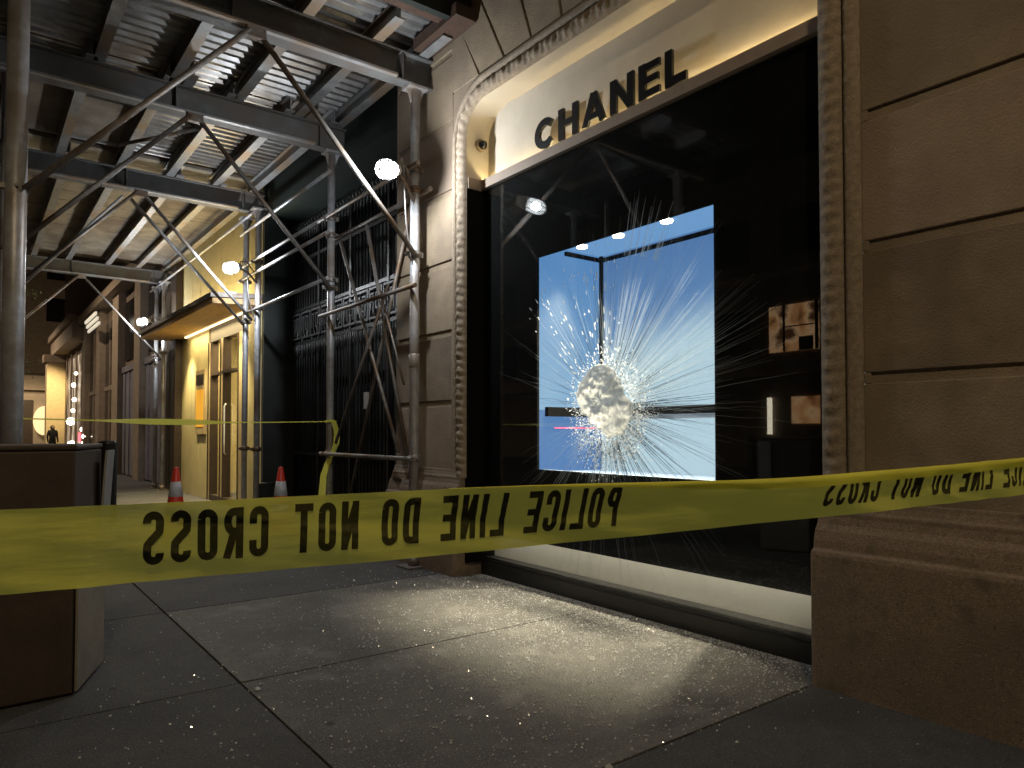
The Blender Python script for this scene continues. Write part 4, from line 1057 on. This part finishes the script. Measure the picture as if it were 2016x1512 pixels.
# ================================================================== CONES
def cone(x, y, label):
    t = thing('traffic_cone', label, 'traffic cone', (x, y, 0), 'traffic cones on the pavement')
    mb = MB(); mb.box(x - .19, x + .19, y - .19, y + .19, .004, .035); mb.build('base', M['black_plastic'] if False else M['orange'], t, bevel=.008)
    r_ = lambda z: .165 - (.165 - .030) * (z - .035) / .88
    mb = MB(); mb.lathe([(.18, .036), (r_(.06), .06), (r_(.30), .30), (r_(.905), .905), (.022, .915)], (x, y, 0), 28); mb.build('body', M['orange'], t)
    mb = MB(); mb.lathe([(r_(.52) + .001, .52), (r_(.52) + .004, .522), (r_(.72) + .004, .718), (r_(.72) + .001, .72)], (x, y, 0), 28); mb.build('collar', M['reflective'], t)
    mb = MB(); mb.lathe([(r_(.28) + .001, .28), (r_(.28) + .004, .282), (r_(.40) + .004, .398), (r_(.40) + .001, .40)], (x, y, 0), 28); mb.build('collar', M['reflective'], t)
cone(2.24, 10.5, 'orange traffic cone in front of the yellow entrance')
cone(3.42, 9.75, 'orange traffic cone in front of the black gate')

# ================================================================== GLASS ON THE GROUND
r4 = random.Random(99)
def crumb(mb, x, y, s_, z=.002):
    pts = []
    for k in range(6):
        a = r4.uniform(0, 6.28); pts.append(Vector((math.cos(a) * s_ * r4.uniform(.5, 1), math.sin(a) * s_ * r4.uniform(.5, 1), r4.uniform(0, s_))))
    c0 = [(x + p.x, y + p.y, z + p.z) for p in pts]
    b = len(mb.v); top = (x + r4.uniform(-.2, .2) * s_, y, z + s_ * 1.0)
    n = 5; ring = []
    for k in range(n):
        a = 2 * math.pi * k / n + r4.uniform(-.4, .4); rr_ = s_ * r4.uniform(.5, 1); ring.append((x + math.cos(a) * rr_, y + math.sin(a) * rr_, z + r4.uniform(0, .3) * s_))
    mb.v += ring + [top]
    for k in range(n): mb.face([b + k, b + (k + 1) % n, b + n])
    mb.face([b + k for k in range(n)][::-1])
mb = MB()
for i in range(9500):
    d = min(r4.expovariate(1 / .95), 4.5); y = r4.gauss(3.75, 1.15); x = 3.98 - d
    if x < 3.72 and (y < 1.2): pass
    if x > 3.70 and not (y0 < y < y1): continue
    if x > 4.02 or y < 1.0 or y > 8 or x < -.5: continue
    if y < 2.12 and r4.random() < .975: continue
    if x < SEAM and r4.random() < .45: continue
    crumb(mb, x, y, r4.choice((.0022, .003, .003, .004, .004, .0055, .0075, .009)))
for i in range(1300):
    y = r4.gauss(3.3, .95); x = 3.85 - abs(r4.gauss(0, 1.25))
    if y < 1.2 or (y < 2.12 and r4.random() < .93) or x < -.3 or (x > 3.68 and y < y0 + .05): continue
    crumb(mb, x, y, r4.choice((.005, .006, .008, .010)))
for i in range(3500):   # dust line by the sill
    y = r4.uniform(y0 + .02, y1 - .02); crumb(mb, 4.03 - abs(r4.gauss(0, .05)) - .01, y, r4.uniform(.002, .005))
tag(mb.build('glass_crumbs', M['crumb']), 'tiny crumbs of broken glass scattered on the pavement', 'broken glass', kind='stuff')
big = [((1.26, 3.93), .020, 'clear glass chunk lying on the slab seam near the cross joint'), ((2.13, 2.13), .024, 'largest clear glass chunk in the bottom cross joint'),
       ((1.30, 4.00), .014, 'small glass chunk beside the seam crossing'), ((.93, 3.25), .013, 'glass chip left of the long seam at the bottom'),
       ((.85, 3.02), .012, 'glass chip nearest the lower left of the pavement'), ((2.05, 4.28), .016, 'flat glass chip above the middle of the lit slab')]
for (x, y), s_, lb in big:
    mb = MB(); crumb(mb, x, y, s_); crumb(mb, x + s_ * .5, y + s_ * .3, s_ * .7)
    o = mb.build('glass_chunk', M['crumb'], loc=(x, y, 0)); tag(o, lb, 'broken glass', 'larger glass chunks on the pavement')

# ================================================================== TREE + PEOPLE
tree = thing('street_tree', 'thin street tree with sparse leaves beyond the shed at the far left', 'tree', (.25, 31, 0))
mb = MB(); br = []
mb.tube([(.25, 31, 0), (.28, 31, 2.2), (.3, 31.1, 4.2), (.35, 31, 7)], [.14, .11, .07, .02], 8); mb.build('trunk', M['bark'], tree)
mb = MB(); mbl_ = MB(); r5 = random.Random(3)
for k in range(16):
    z = r5.uniform(2.6, 6.2); a = r5.uniform(-1.0, 1.2) if k < 9 else r5.uniform(0, 6.28); L_ = r5.uniform(1.0, 1.9)
    e = Vector((.28 + math.cos(a) * L_, 31 + math.sin(a) * L_, z + .5)); s0 = Vector((.28, 31, z))
    mb.tube([s0, s0.lerp(e, .5) + Vector((0, 0, .12)), e], [.03, .018, .006], 6)
    for j in range(60):
        q = r5.uniform(.35, 1.05); p = s0.lerp(e, q) + Vector((r5.gauss(0, .13), r5.gauss(0, .13), r5.gauss(0, .12)))
        u = Vector((r5.gauss(0, 1), r5.gauss(0, 1), r5.gauss(0, 1))).normalized(); v = u.cross(Vector((r5.gauss(0, 1), r5.gauss(0, 1), 1))).normalized()
        s_ = r5.uniform(.03, .06); mbl_.poly([p - u * s_, p + v * s_ * .5, p + u * s_, p - v * s_ * .5])
mb.build('limb', M['bark'], tree); mbl_.build('crown', M['leaf'], tree)

def person(x, y, face, label, coat='coat', h=1.72):
    k = h / 1.72
    J = {'pel': (0, 0, .95), 'wst': (0, .0, 1.12), 'chs': (0, .0, 1.34), 'nck': (0, 0, 1.48), 'hdb': (0, -.01, 1.54), 'hdm': (0, -.02, 1.63), 'hdt': (0, 0, 1.70),
         'shl': (.18, 0, 1.42), 'ell': (.23, .03, 1.14), 'wrl': (.22, -.08, .92), 'hal': (.22, -.10, .84),
         'shr': (-.18, 0, 1.42), 'elr': (-.23, .04, 1.14), 'wrr': (-.22, -.02, .90), 'har': (-.22, -.04, .82),
         'hpl': (.09, 0, .90), 'knl': (.10, -.08, .50), 'anl': (.10, .02, .09), 'tol': (.11, -.13, .04),
         'hpr': (-.09, 0, .90), 'knr': (-.10, .02, .50), 'anr': (-.10, .18, .10), 'tor': (-.11, .06, .04)}
    Rr = {'pel': .15, 'wst': .135, 'chs': .16, 'nck': .06, 'hdb': .075, 'hdm': .095, 'hdt': .07, 'shl': .075, 'ell': .055, 'wrl': .038, 'hal': .035, 'shr': .075, 'elr': .055, 'wrr': .038, 'har': .035,
          'hpl': .10, 'knl': .07, 'anl': .045, 'tol': .035, 'hpr': .10, 'knr': .07, 'anr': .045, 'tor': .035}
    E = [('pel', 'wst'), ('wst', 'chs'), ('chs', 'nck'), ('nck', 'hdb'), ('hdb', 'hdm'), ('hdm', 'hdt'), ('chs', 'shl'), ('shl', 'ell'), ('ell', 'wrl'), ('wrl', 'hal'), ('chs', 'shr'), ('shr', 'elr'), ('elr', 'wrr'), ('wrr', 'har'),
         ('pel', 'hpl'), ('hpl', 'knl'), ('knl', 'anl'), ('anl', 'tol'), ('pel', 'hpr'), ('hpr', 'knr'), ('knr', 'anr'), ('anr', 'tor')]
    names = list(J); t = thing('person', label, 'person', (x, y, 0), 'pedestrians at the far end of the street'); t.rotation_euler = (0, 0, face)
    me = bpy.data.meshes.new('body'); me.from_pydata([tuple(c * k for c in J[n]) for n in names], [(names.index(a), names.index(b_)) for a, b_ in E], [])
    me.materials.append(M[coat])
    o = bpy.data.objects.new('body', me); C.objects.link(o); o.parent = t
    m_ = o.modifiers.new('skin', 'SKIN'); m_.use_smooth_shade = True
    for i, n in enumerate(names):
        me.skin_vertices[0].data[i].radius = (Rr[n] * k, Rr[n] * k); me.skin_vertices[0].data[i].use_root = (n == 'pel')
    ss = o.modifiers.new('sub', 'SUBSURF'); ss.levels = 1; ss.render_levels = 1
    mb = MB(); mb.lathe([(.02, 1.74 * k), (.08 * k, 1.71 * k), (.105 * k, 1.64 * k), (.10 * k, 1.58 * k), (.07 * k, 1.52 * k)], (0, .015, 0), 14); q = mb.build('hair', M['hair']); q.parent = t
    mb = MB(); mb.lathe([(.03, -.125), (.06, -.105), (.075, -.08)], (0, 0, 1.62 * k), 14, axis=1); q = mb.build('face', M['skin']); q.parent = t
person(3.42, 44.0, .3, 'person in a dark coat walking near the cream pillar')
person(-.1, 46, 2.6, 'person in dark clothes at the far left edge behind the post', h=1.78)
person(2.35, 55, -.6, 'person in dark clothes standing before the lit oval sign', h=1.68)
